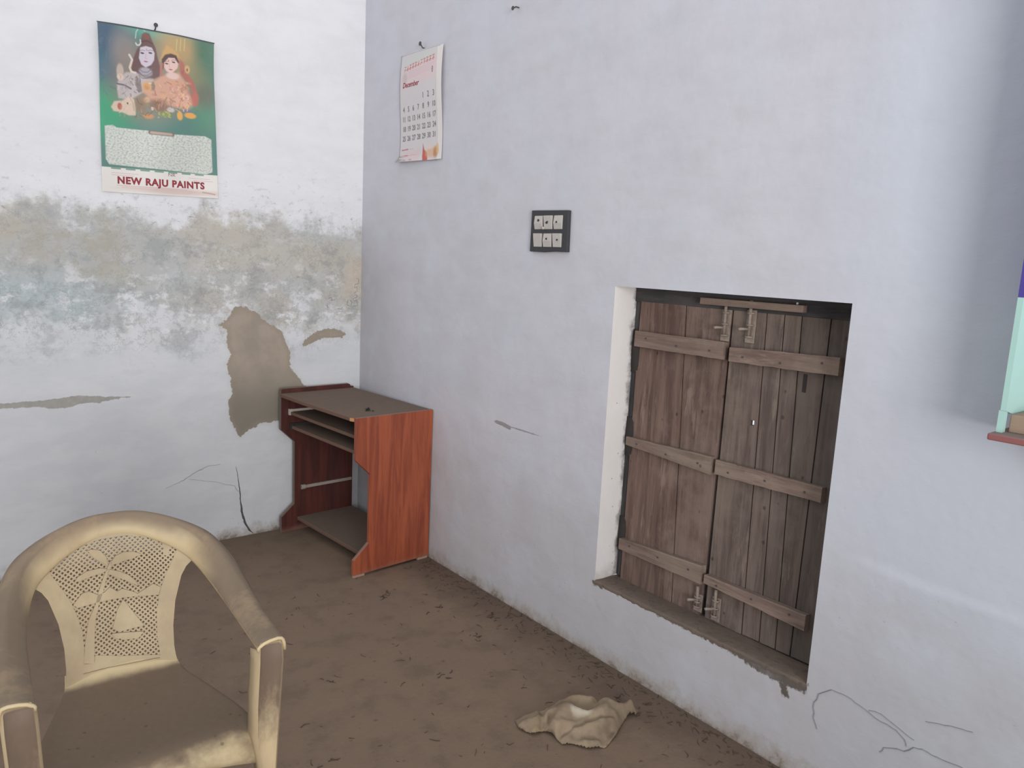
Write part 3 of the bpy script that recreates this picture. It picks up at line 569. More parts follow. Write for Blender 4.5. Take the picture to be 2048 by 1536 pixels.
# dried leaf crumbs on the desk top
lf = MB()
for i in range(16):
    a = random.uniform(0, 6.28); r = random.uniform(0, .022); p = Vector((-.292+r*math.cos(a)*1.3, -.645+r*math.sin(a)*1.3, .757))
    d = Vector((random.uniform(-1, 1), random.uniform(-1, 1), random.uniform(0, .5))).normalized()*random.uniform(.008, .022)
    s_ = d.cross(Vector((0, 0, 1))).normalized()*random.uniform(.002, .005)
    lf.add([p, p+d*.5+s_+Vector((0, 0, .004)), p+d, p+d*.5-s_+Vector((0, 0, .002))], [(0, 1, 2, 3)])
o = lf.build('leaf_crumbs', M_DARK, None, solid=.0006); tag(o, 'small cluster of dark dried leaf bits lying on the desk top', 'leaf debris', kind='stuff')

# ------------------------------------------------------------------ switchboard
sw = empty('switchboard', (0, -1.541, 1.607)); tag(sw, 'black wall switchboard with six ivory switches above the window', 'switchboard')
mb = MB()
out = [(-.108, -.077), (-.104, .0785), (.107, .082), (.108, -.0785), (.03, -.080), (-.03, -.0765)]
mb.prism(out, lambda a, b: (0, a, b), lambda a, b: (-.016, a, b)); mb.build('back_plate', M_PLASTICDARK, sw, bevel=.002)
for r in range(2):
    for c in range(3):
        y = .078-.0565*c-.018; z = .034-.068*r; k = MB()
        hw, hh = .0235, .026
        rows = [(-hh, -.018), (-hh*.1, -.0215 if (r+c) % 2 else -.0235), (hh, -.0255 if (r+c) % 2 else -.0195)]
        k.add([(x, y+s_*hw, z+zz) for zz, x in rows for s_ in (-1, 1)]+[(-.015, y+s_*hw, z+zz) for zz in (-hh, hh) for s_ in (-1, 1)],
              [(0, 1, 3, 2), (2, 3, 5, 4), (0, 6, 7, 1), (4, 5, 9, 8), (0, 2, 4, 8, 6), (1, 7, 9, 5, 3)])
        s_ = k.build('switch', M_SWITCH, sw, bevel=.0015)
        d = MB(); d.tube([(-.0222, y+random.uniform(-.008, .008), z+random.uniform(-.006, .012)), (-.0245, y+random.uniform(-.004, .004), z+.004)], [.005, .002], 8)
        if (r, c) != (1, 0): d.build('grime_spot', M_DARK, s_)
k = MB(); k.tube([(-.016, .024, .012), (-.030, .024, .012)], .0055, 10); k.build('indicator', M_SLIDE, sw, smooth=True)

# ------------------------------------------------------------------ nails
def nail(loc, axis, label, length=.028, head=.006, bend=.25):
    e = MB(); x, y, z = loc; d = Vector((-1, 0, 0)) if axis == 'R' else Vector((0, -1, 0)); s_ = Vector((0, 1, 0)) if axis == 'R' else Vector((1, 0, 0))
    b = Vector(loc); tip = b+d*length+Vector((0, 0, length*bend)); e.tube([b-d*0, b+d*length*.5, tip], .0028, 8); e.tube([tip, tip+d*.0025], head, 10)
    o = e.build('nail', M_IRON); tag(o, label, 'nail', 'iron nails in the walls'); return o
nail((-1.034, 0, 2.418), 'L', 'iron nail the paint shop poster hangs from', .02, .009, .8)
nail((0, -.5845, 2.452), 'R', 'iron nail the December calendar hangs from', .026, .010, .6)
nail((0, -1.2718, 2.484), 'R', 'iron nail high on the right wall near the top edge of the photo', .03, .008, -.3)

# ------------------------------------------------------------------ painted sheets (poster, calendar)
def text_mesh(body, size, bold=0, spacing=1.0, shear=0):
    cu = bpy.data.curves.new('t', 'FONT'); cu.body = body; cu.size = size; cu.align_x = 'CENTER'; cu.align_y = 'CENTER'; cu.offset = bold; cu.space_character = spacing; cu.shear = shear; cu.resolution_u = 3
    ob = bpy.data.objects.new('t', cu); COL.objects.link(ob); dg = bpy.context.evaluated_depsgraph_get(); dg.update()
    me = bpy.data.meshes.new_from_object(ob.evaluated_get(dg)); vs_ = [tuple(v.co) for v in me.vertices]; fs_ = [tuple(p.vertices) for p in me.polygons]
    bpy.data.objects.remove(ob); bpy.data.curves.remove(cu); bpy.data.meshes.remove(me); return vs_, fs_
class Canvas:
    def __init__(s, w, h, W, H):
        s.w, s.h = w, h; s.U, s.V = np.meshgrid(np.linspace(0, 1, w), np.linspace(0, 1, h)); s.C = np.ones((h, w, 3)); s.sx, s.sy = W, H
        s.X = s.U*W; s.Y = s.V*H; s.tf = lambda p: p
    def lay(s, m, c):
        c = np.array(srgb(*c)[:3]); m = m[..., None]; s.C = s.C*(1-m)+c*m
    def ell(s, c, r, col, a=1, soft=.35, rot=0):
        (cx, cy) = s.tf(c); px = s.tf((c[0]+r[0], c[1])); py = s.tf((c[0], c[1]+r[1])); rx = abs(px[0]-cx); ry = abs(py[1]-cy)
        dx, dy = s.X-cx, s.Y-cy; co, si = math.cos(rot), math.sin(rot); d = np.hypot((dx*co+dy*si)/rx, (-dx*si+dy*co)/ry); s.lay(np.clip((1-d)/soft+.5, 0, 1)*a, col)
    def poly(s, pts, col, a=1, soft=.003):
        s.lay(np.clip(.5-poly_sdf(s.X, s.Y, [s.tf(p) for p in pts])/soft, 0, 1)*a, col)
    def line(s, pts, w, col, a=1, soft=.0015):
        s.lay(np.clip(.5-(line_dist(s.X, s.Y, [s.tf(p) for p in pts])-w/2)/soft, 0, 1)*a, col)
def sheet(name, cv, surf, mat_name, rough, parent, edge=None, spec=.5):
    me = bpy.data.meshes.new(name); h, w = cv.h, cv.w; P = surf(cv.U, cv.V).reshape(-1, 3); i, j = np.meshgrid(np.arange(h-1), np.arange(w-1), indexing='ij'); a = i*w+j
    F = np.stack([a, a+w, a+w+1, a+1], -1).reshape(-1, 4); me.from_pydata(P.tolist(), [], F.tolist()); me.update()
    at = me.color_attributes.new('paint', 'FLOAT_COLOR', 'POINT'); at.data.foreach_set('color', np.concatenate([cv.C, np.ones((h, w, 1))], -1).reshape(-1).astype(np.float32))
    t = NT(mat_name, rough, spec); t.bump(t.noise(45, 3, .5), .12, .004); me.materials.append(t.col(t.attr('paint', True))); me.polygons.foreach_set('use_smooth', [True]*len(me.polygons))
    o = link(bpy.data.objects.new(name, me), parent); m = o.modifiers.new('s', 'SOLIDIFY'); m.thickness = .0008; m.offset = 1; return o

# poster, 0.49 x 0.70 m on the left wall, hung slightly askew
PT = [(-1.2655, 2.3958), (-.7848, 2.4113), (-.7758, 1.7145), (-1.2642, 1.6999)]
def poster_xz(U, V):
    a, b, c, d = PT; x = (a[0]*(1-U)+b[0]*U)*(1-V)+(d[0]*(1-U)+c[0]*U)*V; z = (a[1]*(1-U)+b[1]*U)*(1-V)+(d[1]*(1-U)+c[1]*U)*V
    return x, z
def poster_surf(U, V, off=0):
    x, z = poster_xz(U, V); z = z+.009*np.sin(np.pi*U)*(1-V)**4
    x = x-.006*np.sin(V*5)*(U-.3)
    y = -.006-.020*(1-V)**3*np.abs(2*U-1)**2-.010*np.sin(np.pi*V)*U**2-.004*np.sin(V*9+U*4)-.003*np.sin(U*11+V*3)-.02*np.clip(V-.9, 0, 1)*U-off
    return np.stack([x, np.minimum(y, -.002-off), z], -1)
ROOT = (-1.0343, 0, 2.41)
ps = empty('poster', ROOT); tag(ps, 'green framed printed poster of two painted figures with paint shop lettering below', 'poster')
cv = Canvas(300, 440, .49, .70)
# print coordinates: pixels of the print's own 1320 x 1900 layout
def persp(p):   # sheet layout helper: (x, y) on a 1659 x 1536 sketch of the upper part -> metres on the sheet
    x, y = p; u = (x-88-(y-90)*.045)/(1430-(y-90)*.010); y0 = 90+(x-70)*.178; v = (y-y0)/1536*.700
    return (np.clip(u, -.1, 1.1)*.49, v*.70*1.0)
cv.tf = persp
cv.C[:] = srgb(92, 132, 122)[:3]
for c, r, col, a in [((150, 500), (330, 460), (74, 112, 128), 1), ((120, 250), (230, 240), (78, 98, 118), .9), ((160, 1250), (320, 330), (74, 160, 122), 1), ((1480, 1300), (300, 300), (92, 142, 116), .8), ((1420, 700), (230, 460), (92, 122, 102), .9),
    ((820, 220), (360, 110), (112, 172, 156), .9), ((400, 440), (150, 230), (150, 142, 140), .75), ((1060, 470), (260, 280), (186, 156, 112), .95), ((1450, 520), (150, 420), (84, 120, 100), .9), ((1250, 900), (200, 300), (150, 140, 104), .6), ((720, 900), (420, 420), (160, 136, 120), .8), ((1440, 1080), (140, 150), (106, 106, 98), .7)]:
    cv.ell(c, r, col, a, 1.0)
P = cv.poly; E_ = cv.ell; LN = cv.line
P([(620, 260), (660, 238), (710, 250), (745, 340), (790, 430), (820, 560), (858, 700), (845, 810), (780, 830), (560, 770), (500, 700), (520, 560), (560, 450), (600, 400)], (112, 86, 84), .95, .006)
E_((672, 290), (46, 44), (134, 92, 82), .9, .5); LN([(600, 360), (680, 340), (750, 380)], .006, (96, 70, 68), .8)
P([(430, 740), (560, 740), (660, 820), (770, 840), (790, 980), (640, 1010), (500, 1100), (350, 1070), (325, 900), (350, 820)], (192, 182, 180), .95, .008)
P([(560, 790), (610, 830), (640, 1000), (590, 1010), (550, 900)], (122, 108, 106), .8, .006)
E_((675, 740), (80, 58), (172, 164, 170), 1, .4)
for k in range(3): LN([(590, 690+k*45), (640, 740+k*42), (700, 745+k*40), (760, 690+k*50)], .0035, (116, 112, 122), .8)
P([(602, 425), (670, 408), (745, 430), (780, 500), (776, 590), (742, 650), (675, 682), (620, 640), (588, 560)], (206, 196, 206), 1, .004)
for ex in (628, 728): E_((ex, 497), (24, 11), (72, 62, 74), .95, .5); LN([(ex-34, 470), (ex, 458), (ex+32, 470)], .002, (110, 92, 98), .9)
LN([(678, 500), (668, 565), (690, 572)], .002, (170, 152, 168), .8); E_((676, 606), (26, 8), (166, 96, 118), 1, .5); E_((680, 455), (6, 16), (176, 120, 120), .8, .5)
E_((362, 730), (44, 100), (196, 178, 166), .95, .4); E_((365, 800), (40, 42), (216, 198, 182), 1, .4); LN([(350, 770), (376, 790), (366, 820)], .002, (176, 120, 110), .8)
LN([(330, 885), (420, 905), (500, 955)], .007, (108, 102, 112), .9)
LN([(540, 310), (548, 230), (575, 185), (615, 175), (655, 220)], .004, (176, 206, 204), .9); LN([(545, 370), (560, 396), (590, 396), (606, 368), (600, 330)], .006, (206, 206, 206), .95)
LN([(470, 520), (505, 580), (478, 680), (500, 735), (548, 748)], .009, (216, 206, 194), .95)
# second figure
P([(850, 600), (880, 480), (925, 400), (1000, 440), (1080, 520), (1110, 620)], (204, 164, 108), .85, .01)
for tx in (1052, 1100, 1150): LN([(tx, 320), (tx-4, 470)], .004, (196, 190, 132), .8)
P([(1080, 560), (1140, 620), (1200, 770), (1290, 900), (1345, 1100), (1320, 1230), (1250, 1200), (1210, 960), (1110, 790)], (178, 106, 98), .85, .008)
P([(1100, 780), (1180, 870), (1260, 1010), (1270, 1080), (1200, 1000)], (112, 136, 120), .8, .006)
P([(868, 580), (910, 520), (980, 505), (1050, 530), (1090, 620), (1060, 660), (960, 580), (905, 640), (885, 720)], (82, 62, 64), .95, .005)
P([(870, 800), (1090, 760), (1180, 900), (1230, 1050), (1250, 1200), (1050, 1230), (900, 1180), (760, 1120), (640, 1000), (655, 890), (800, 850)], (206, 160, 138), .95, .012)
E_((1010, 800), (80, 46), (220, 190, 180), 1, .5)
P([(902, 620), (955, 560), (1030, 565), (1078, 640), (1068, 700), (992, 772), (930, 735), (902, 680)], (222, 190, 182), 1, .004)
for ex, ey in ((932, 637), (1018, 620)): E_((ex, ey), (22, 10), (80, 60, 66), .95, .5); LN([(ex-28, ey-22), (ex, ey-32), (ex+28, ey-24)], .002, (110, 84, 84), .9)
LN([(968, 630), (964, 680), (984, 688)], .002, (190, 150, 146), .8); E_((984, 716), (24, 8), (176, 84, 96), 1, .5); E_((956, 596), (7, 12), (176, 84, 84), .8, .5)
LN([(870, 790), (860, 700), (880, 640)], .010, (190, 110, 100), .7); E_((1195, 715), (34, 54), (206, 172, 124), .95, .5); E_((1195, 722), (10, 22), (96, 80, 60), .8, .5)
E_((690, 930), (52, 54), (216, 166, 104), .95, .5); LN([(720, 890), (780, 900)], .006, (226, 206, 168), .9); E_((770, 930), (24, 60), (112, 116, 96), .8, .5)
for k in range(26):
    cx_, cy_ = random.uniform(680, 1220), random.uniform(860, 1200); E_((cx_, cy_), (random.uniform(14, 46), random.uniform(10, 34)), random.choice([(214, 168, 128), (196, 130, 110), (224, 186, 150), (176, 120, 100), (206, 150, 150)]), .5, .9)
P([(265, 1185), (300, 1112), (400, 1105), (480, 1052), (540, 1100), (560, 1200), (560, 1310), (480, 1305), (400, 1262), (300, 1240)], (214, 192, 172), .97, .006)
E_((368, 1180), (28, 46), (184, 96, 84), .95, .4); E_((462, 1145), (10, 14), (70, 66, 60), .9, .5); LN([(480, 1060), (520, 1130), (540, 1250)], .003, (180, 150, 130), .8)
E_((840, 1195), (110, 84), (136, 104, 88), .85, .7); E_((620, 1190), (70, 90), (150, 120, 96), .7, .8); E_((920, 1320), (80, 36), (138, 150, 88), .9, .6); E_((710, 1330), (66, 34), (204, 144, 92), .9, .6); E_((760, 1230), (14, 22), (222, 222, 214), .8, .5)
E_((985, 1260), (46, 34), (206, 190, 184), .9, .5); E_((1150, 1150), (110, 100), (216, 174, 154), .8, .7); E_((1100, 1345), (36, 60), (226, 170, 90), .95, .4); E_((1235, 1350), (74, 40), (226, 166, 88), .95, .4); E_((1190, 1285), (60, 18), (124, 116, 150), .85, .5); E_((1300, 1120), (44, 90), (190, 112, 98), .7, .6)
# painterly strokes: necklaces, folds, garlands
def strokes(n, x0, x1, y0, y1, pal, w=(.002, .006), ln=60, a=.55):
    for _ in range(n):
        x, y = random.uniform(x0, x1), random.uniform(y0, y1); an = random.uniform(.4, 2.6); L_ = random.uniform(.4, 1)*ln
        LN([(x, y), (x+math.cos(an)*L_*.5+random.uniform(-10, 10), y+math.sin(an)*L_*.5), (x+math.cos(an)*L_, y+math.sin(an)*L_)], random.uniform(*w), random.choice(pal), a)
strokes(26, 430, 600, 780, 1060, [(110, 102, 108), (206, 198, 198), (92, 84, 90), (150, 138, 136)])
strokes(16, 340, 460, 900, 1080, [(206, 200, 200), (160, 152, 156)], a=.4)
strokes(44, 780, 1200, 860, 1180, [(226, 188, 140), (180, 112, 96), (232, 206, 170), (206, 140, 140), (150, 96, 84), (214, 160, 96)], ln=70)
strokes(40, 1020, 1250, 1040, 1260, [(236, 200, 176), (206, 140, 130), (180, 110, 96), (232, 190, 120)], ln=60)
strokes(40, 560, 1010, 1080, 1320, [(120, 94, 82), (176, 140, 108), (150, 120, 90), (100, 92, 74), (196, 160, 130)], ln=70)
strokes(16, 830, 1010, 1280, 1350, [(150, 168, 90), (110, 130, 72), (190, 190, 130)], ln=30)
strokes(14, 280, 550, 1090, 1290, [(232, 214, 196), (190, 164, 146)], w=(.0015, .003), ln=50)
strokes(14, 1100, 1320, 640, 1200, [(196, 120, 100), (150, 90, 86), (214, 170, 110)], ln=90, a=.45)
strokes(22, 80, 320, 200, 1000, [(92, 116, 134), (70, 92, 112), (110, 136, 146)], w=(.003, .008), ln=90, a=.25)
strokes(22, 1310, 1480, 420, 1300, [(84, 112, 96), (104, 134, 112), (120, 128, 104)], w=(.003, .008), ln=90, a=.25)
cv.tf = lambda p: (p[0]*.49, p[1]*.70)
lay = [(.035, .600), (.10, .590), (.13, .603), (.40, .603), (.47, .610), (.60, .610), (.90, .600), (.955, .617), (.955, .828), (.90, .845), (.06, .83), (.035, .80)]
P(lay, (200, 205, 196), 1, .003)
m_ = np.clip(.5-poly_sdf(cv.X, cv.Y, [cv.tf(p) for p in lay])/.003, 0, 1)
tex = np.array([[noise.noise(Vector((u*60+v*40, v*110-u*20, 1))) for u in np.linspace(0, 1, cv.w)] for v in np.linspace(0, 1, cv.h)])
cv.lay(m_*np.clip(tex*1.4, 0, .7), (160, 166, 160)); cv.lay(m_*np.clip(-tex*1.2, 0, .6), (218, 222, 216))
LN([(.41, .612), (.60, .612)], .018, (128, 108, 96), .9); LN([(.42, .612), (.59, .612)], .011, (184, 166, 152), .9)
P([(-.1, .848), (1.1, .848), (1.1, 1.1), (-.1, 1.1)], (226, 222, 216), 1, .002)
for k in range(7): u0 = .08+.12*k; LN([(u0, .853), (u0+.07, .853)], .006, (62, 128, 100), .8)
for y0, x0, x1 in ((.880, .08, .30), (.893, .08, .26), (.878, .74, .93), (.892, .78, .95)): LN([(x0, y0), (x1, y0)], .003, (206, 176, 178), .7)
E_((.62, .972), (.40, .020), (204, 176, 168), .7, .9); LN([(.12, .955), (.72, .957)], .003, (200, 170, 170), .8); LN([(.16, .966), (.80, .968)], .003, (208, 180, 176), .7); LN([(.86, .965), (.97, .975)], .006, (170, 140, 128), .7)
LN([(.0, .0), (1, .0)], .010, (76, 92, 92), .9)
pp = sheet('printed_sheet', cv, lambda U, V: poster_surf(U, V)-np.array(ROOT), 'glossy_poster_print', .35, ps)
def wrap_text(body, u, v, size, W, H, surf, mat, parent, name='lettering', bold=0, spacing=1, sx=1, shear=0, root=(0, 0, 0), off=.0012):
    vs_, fs_ = text_mesh(body, size, bold, spacing, shear); A_ = np.array(vs_); U = u+A_[:, 0]*sx/W; V = v-A_[:, 1]/H
    P_ = surf(U, V, off)-np.array(root); mb = MB(); mb.add(P_.tolist(), fs_); me = bpy.data.meshes.new(name); me.from_pydata(mb.v, [], mb.f); me.materials.append(mat); return link(bpy.data.objects.new(name, me), parent)
M_RED = flat('dark_red_ink', (160, 62, 72), .6, .3, .2, 60); M_INK = flat('grey_ink', (134, 124, 126), .6, .3, .1); M_PINKINK = flat('pink_ink', (206, 140, 136), .6, .3, .1)
wrap_text('NEW RAJU PAINTS', .50, .925, .042, .49, .70, poster_surf, M_RED, ps, bold=.0019, spacing=1.12, sx=.955, root=ROOT)
wrap_text('NR', .585, .868, .020, .49, .70, poster_surf, flat('faded_ink', (150, 112, 116), .6), ps, sx=1.2, root=ROOT)
# thin metal strip at the top of the poster and hanging thread below
mb = MB(); U = np.linspace(-.005, 1.005, 30); Ps = poster_surf(U, np.zeros(30)); mb.tube([tuple(p-np.array(ROOT)) for p in Ps], .0018, 8); mb.build('top_strip', M_IRON, ps, smooth=True)

# calendar on the right wall
CT = [(-.395, 2.4463), (-.7519, 2.441), (-.762, 1.9369), (-.388, 1.9456)]
def cal_surf(U, V, off=0):
    a, b, c, d = CT; y = (a[0]*(1-U)+b[0]*U)*(1-V)+(d[0]*(1-U)+c[0]*U)*V; z = (a[1]*(1-U)+b[1]*U)*(1-V)+(d[1]*(1-U)+c[1]*U)*V
    x = -.008-.004*np.sin(U*3.1)*(1-V)-.006*np.sin(V*6)-.020*np.clip((V-.93)/.07, 0, 1)**2*(1-U)**1.3-.003*np.clip(U-.86, 0, 1)/.14*np.sin(V*3)-off
    return np.stack([x, y, z], -1)
CR = (0, -.5845, 2.44)
cal = empty('wall_calendar', CR); tag(cal, 'white December wall calendar with a red header hanging near the room corner', 'calendar')
cv = Canvas(150, 210, .36, .50); cv.tf = lambda p: (p[0]*.36, p[1]*.50); cv.C[:] = srgb(206, 202, 203)[:3]
P, E_, LN = cv.poly, cv.ell, cv.line
P([(.03, .16), (.92, .05), (.92, .26), (.04, .33)], (216, 196, 198), .8, .02); P([(.02, .93), (.5, .88), (.5, 1.02), (.0, 1.02)], (212, 190, 192), .7, .02)
E_((.5, .065), (.45, .035), (200, 204, 200), .7, .8); E_((.12, .22), (.06, .05), (176, 170, 168), .5, .8)
P([(.87, .0), (1.02, .0), (1.02, 1.0), (.90, 1.0)], (226, 220, 216), .8, .006); LN([(.87, .0), (.90, 1.0)], .002, (180, 174, 174), .6)
P([(.56, .84), (.60, .90), (.67, .93), (.70, 1.0), (.60, 1.01), (.56, .96)], (190, 92, 78), .95, .006); E_((.78, .93), (.14, .05), (214, 176, 150), .9, .6); E_((.86, .93), (.05, .05), (176, 130, 92), .8, .6); E_((.90, .90), (.03, .05), (216, 176, 120), .8, .6); E_((.72, .88), (.08, .02), (216, 200, 190), .9, .5)
LN([(.05, .885), (.20, .880)], .006, (186, 110, 122), .9); LN([(.20, .882), (.33, .880)], .002, (200, 150, 156), .8); LN([(.05, .945), (.20, .940)], .006, (186, 110, 122), .9); LN([(.20, .942), (.42, .935)], .002, (200, 150, 156), .8)
for y0 in (.155, .172, .19, .208): LN([(.22, y0+.02), (.82, y0-.02)], .0025, (210, 172, 176), .7)
for k in range(3):
    s_ = sheet('page', cv, lambda U, V, k=k: cal_surf(U*(1-.004*k)+.002*k, V*(1-.003*k)+.0, -.0018*k)-np.array(CR), 'calendar_paper', .7, cal, spec=.2) if k == 0 else None
mb = MB(); rows = []
for v in np.linspace(0, 1, 30): rows.append([tuple(cal_surf(np.array(u), np.array(v), -.003)-np.array(CR)) for u in (-.02, .1, .3, .6, .9, 1.004)])
mb.grid(rows); mb.build('under_pages', flat('grey_paper', (196, 192, 190), .8), cal, smooth=True, solid=.003)
cs_ = dict(W=.36, H=.50, surf=cal_surf, parent=cal, root=CR, off=.0014)
wrap_text('December', .27, .285, .034, mat=M_RED, name='month_name', bold=.0006, sx=1.0, shear=.25, **cs_)
wrap_text('2023', .52, .10, .001, mat=M_PINKINK, name='header_mark', **cs_) if False else None
for k in range(8): pass
cols = [.095+.1205*i for i in range(7)]; rws = [.405, .50, .59, .68, .77]
day = 1
for r in range(5):
    for c in range(7):
        if r == 0 and c < 4: continue
        wrap_text(str(day), cols[c], rws[r]+.010*(1-c/6), .034 if r else .036, mat=M_INK, name='date', bold=.0006, sx=.85, **cs_); day += 1
wrap_text('8', .79, .20, .040, mat=M_INK, name='date', sx=.6, **cs_)
hd = MB()
for i in range(11):   # stylised header glyphs of the faded pink title
    u0 = .10+.068*i; v0 = .135-.045*(i/10)
    for a_, b_ in (((0, -.02), (.045, -.02)), ((.022, -.02), (.022, .025)), ((.022, .0), (.045, .012)), ((.0, .02), (.02, .0))):
        if random.random() < .85:
            p0 = cal_surf(np.array(u0+a_[0]), np.array(v0+a_[1]), .0012)-np.array(CR); p1 = cal_surf(np.array(u0+b_[0]), np.array(v0+b_[1]), .0012)-np.array(CR); hd.tube([tuple(p0), tuple(p1)], .0016, 5)
hd.build('header_lettering', M_PINKINK, cal)
mb = MB(); Ps = cal_surf(np.linspace(-.01, 1.005, 16), np.zeros(16)); mb.tube([tuple(p-np.array(CR)) for p in Ps], .0032, 8); mb.build('top_strip', flat('white_strip', (210, 210, 210), .5), cal, smooth=True)

# ------------------------------------------------------------------ ledge, mint board and box at the right
lg = MB(); 
for k in range(1): lg.box(-.175, 0, -3.75, -3.184, 1.148, 1.163)
o = lg.build('wall_ledge', dusty('dusty_red_ledge', (140, 92, 90), (138, 122, 118)), None, bevel=.003); tag(o, 'thin red-brown wooden ledge under the mint board at the right edge', 'ledge')
bd = empty('painted_board', (-.07, -3.205, 1.163)); tag(bd, 'upright mint green board with purple top standing on the red-brown ledge', 'board')
def bdp(mb): mb.v = [(v[0]+.07, v[1]+3.205, v[2]-1.163) for v in mb.v]; return mb
mb = MB()
pts = [(-.142, 1.212), (-.142, 1.458), (-.001, 1.458), (-.001, 1.19), (-.05, 1.194), (-.10, 1.202)]
mb.prism(pts, lambda x, z: (x, -3.203, z), lambda x, z: (x, -3.192, z)); bdp(mb).build('lower_panel', M_MINT, bd)
mb = MB(); mb.box(-.142, -.001, -3.203, -3.192, 1.458, 2.45); bdp(mb).build('upper_panel', M_PURPLE, bd)
mb = MB(); mb.box(-.141, -.123, -3.201, -3.189, 1.163, 1.2115); bdp(mb).build('corner_post', M_MINT, bd)
bx = MB(); bx.box(-.118, -.004, -3.30, -3.206, 1.163, 1.203); o = bx.build('small_box', M_BOX, None, bevel=.002); tag(o, 'small brown box on the ledge below the mint board', 'box')

# ------------------------------------------------------------------ crumpled cloth on the floor
xs_ = np.arange(-.56, -.10, .005); ys2 = np.arange(-2.36, -2.04, .005); X_, Y_ = np.meshgrid(xs_, ys2, indexing='ij')
sd = poly_sdf(X_, Y_, CLOTH)
nz2 = np.array([[noise.noise(Vector((x*14, y*14, .3)))*.5+noise.noise(Vector((x*34, y*30, 2.3)))*.25+noise.noise(Vector((x*80, y*80, 7)))*.10 for y in ys2] for x in xs_])
hgt = .010+.010*np.clip(-sd/.05, 0, 1)
for R_, a_, w2 in zip(CRIDGE, (.024, .026, .032, .026, .012, .022, .020), (.022, .020, .026, .022, .014, .014, .016)): hgt = hgt+a_*np.exp(-(line_dist(X_, Y_, R_)/w2)**2)*.9
for R_ in CVAL: hgt = hgt-.022*np.exp(-(line_dist(X_, Y_, R_)/.010)**2)
hgt = np.maximum((hgt+nz2*.024), .003)*np.clip(-sd/.014+.15, .1, 1)**.6
for _ in range(1):
    hgt[1:-1, 1:-1] = (hgt[1:-1, 1:-1]*2+hgt[:-2, 1:-1]+hgt[2:, 1:-1]+hgt[1:-1, :-2]+hgt[1:-1, 2:])/6
keep = sd < .0035; idx = -np.ones(sd.shape, int); vv = []; sdx = np.gradient(sd, .005, axis=0); sdy = np.gradient(sd, .005, axis=1)
for i in range(sd.shape[0]):
    for j in range(sd.shape[1]):
        if keep[i, j]:
            p = max(sd[i, j], -.003) if sd[i, j] > -.003 else 0
            idx[i, j] = len(vv); vv.append((X_[i, j]-(p*sdx[i, j] if p else 0), Y_[i, j]-(p*sdy[i, j] if p else 0), float(hgt[i, j])+.0015))
ff = [(idx[i, j], idx[i+1, j], idx[i+1, j+1], idx[i, j+1]) for i in range(sd.shape[0]-1) for j in range(sd.shape[1]-1) if min(idx[i, j], idx[i+1, j], idx[i+1, j+1], idx[i, j+1]) >= 0]
t = NT('dusty_beige_cloth', .9, .1); n1 = t.noise(9, 5, .6)
cl = t.mix(t.step(n1, .35, .7), srgb(158, 140, 118), srgb(128, 112, 95)); cl = t.mix(t.math('MULTIPLY', t.step(t.noise(16, 4, .6, t.scale(t.pos, (1, 1, 1), (3, 1, 0))), .55, .72), .5), cl, srgb(148, 130, 96))
pale = t.n.new('ShaderNodeVectorMath'); pale.operation = 'DISTANCE'; t.l.new(t.pos, pale.inputs[0]); pale.inputs[1].default_value = (-.335, -2.185, .045)
cl = t.mix(t.math('MULTIPLY', t.step(t.math('ADD', pale.outputs['Value'], t.math('MULTIPLY', t.noise(20), .03)), .066, .042), .75), cl, srgb(200, 190, 172))
tcl = t; t.bump(t.math('ADD', t.noise(55, 5, .6), t.math('MULTIPLY', t.noise(400, 2), .2)), .5, .004); t.col(cl)
mb = MB(); mb.add(vv, ff); o = mb.build('crumpled_cloth', t.m, None, smooth=True, solid=.0012); tag(o, 'crumpled dusty beige cloth lying on the floor below the window', 'cloth')

# ------------------------------------------------------------------ litter on the floor (uncountable)
lt = MB()
def twig(x, y, L_, a, r=.0012):
    p0 = Vector((x, y, r)); d = Vector((math.cos(a), math.sin(a), 0))*L_; m_2 = p0+d*.5+Vector((random.uniform(-.3, .3)*L_, random.uniform(-.3, .3)*L_, random.uniform(0, .002))); lt.tube([p0, m_2, p0+d], [r, r, r*.5], 4)
for _ in range(520):
    s_ = random.random(); y = -random.random()*3.2-.8; x = -abs(random.gauss(0, .07))-.012
    if s_ < .25: x = -random.uniform(.03, 1.25); y = -random.uniform(.8, 2.6)
    twig(x, y, random.uniform(.006, .035), random.uniform(0, 6.28), random.uniform(.0005, .0011))
for _ in range(70):
    y = -random.random()*3.2-.85; x = -abs(random.gauss(0, .05))-.012; r = random.uniform(.002, .006)
    lt.add([(x+r*random.uniform(.7, 1.2)*math.cos(a), y+r*random.uniform(.7, 1.2)*math.sin(a), 0) for a in (0, 1.3, 2.5, 3.8, 5)]+[(x, y, r)], [(0, 1, 5), (1, 2, 5), (2, 3, 5), (3, 4, 5), (4, 0, 5)])
for cx_, cy_, n in ((-.40, -1.02, 14), (-.27, -1.25, 6), (-.78, -2.28, 16), (-.30, -1.55, 8), (-1.1, -1.9, 5), (-.9, -1.5, 5), (-.55, -1.7, 6), (-.12, -1.45, 10)):
    for _ in range(n): twig(cx_+random.gauss(0, .016), cy_+random.gauss(0, .016), random.uniform(.008, .03), random.uniform(0, 6.28), .0011)
o = lt.build('floor_litter', flat('dry_litter', (92, 80, 70), .95, .1, .2, 10)); tag(o, 'scattered dry twigs and crumbs along the wall foot and floor', 'litter', kind='stuff')
ch = MB(); ch.box(-.29, -.278, -2.455, -2.435, 0, .005)
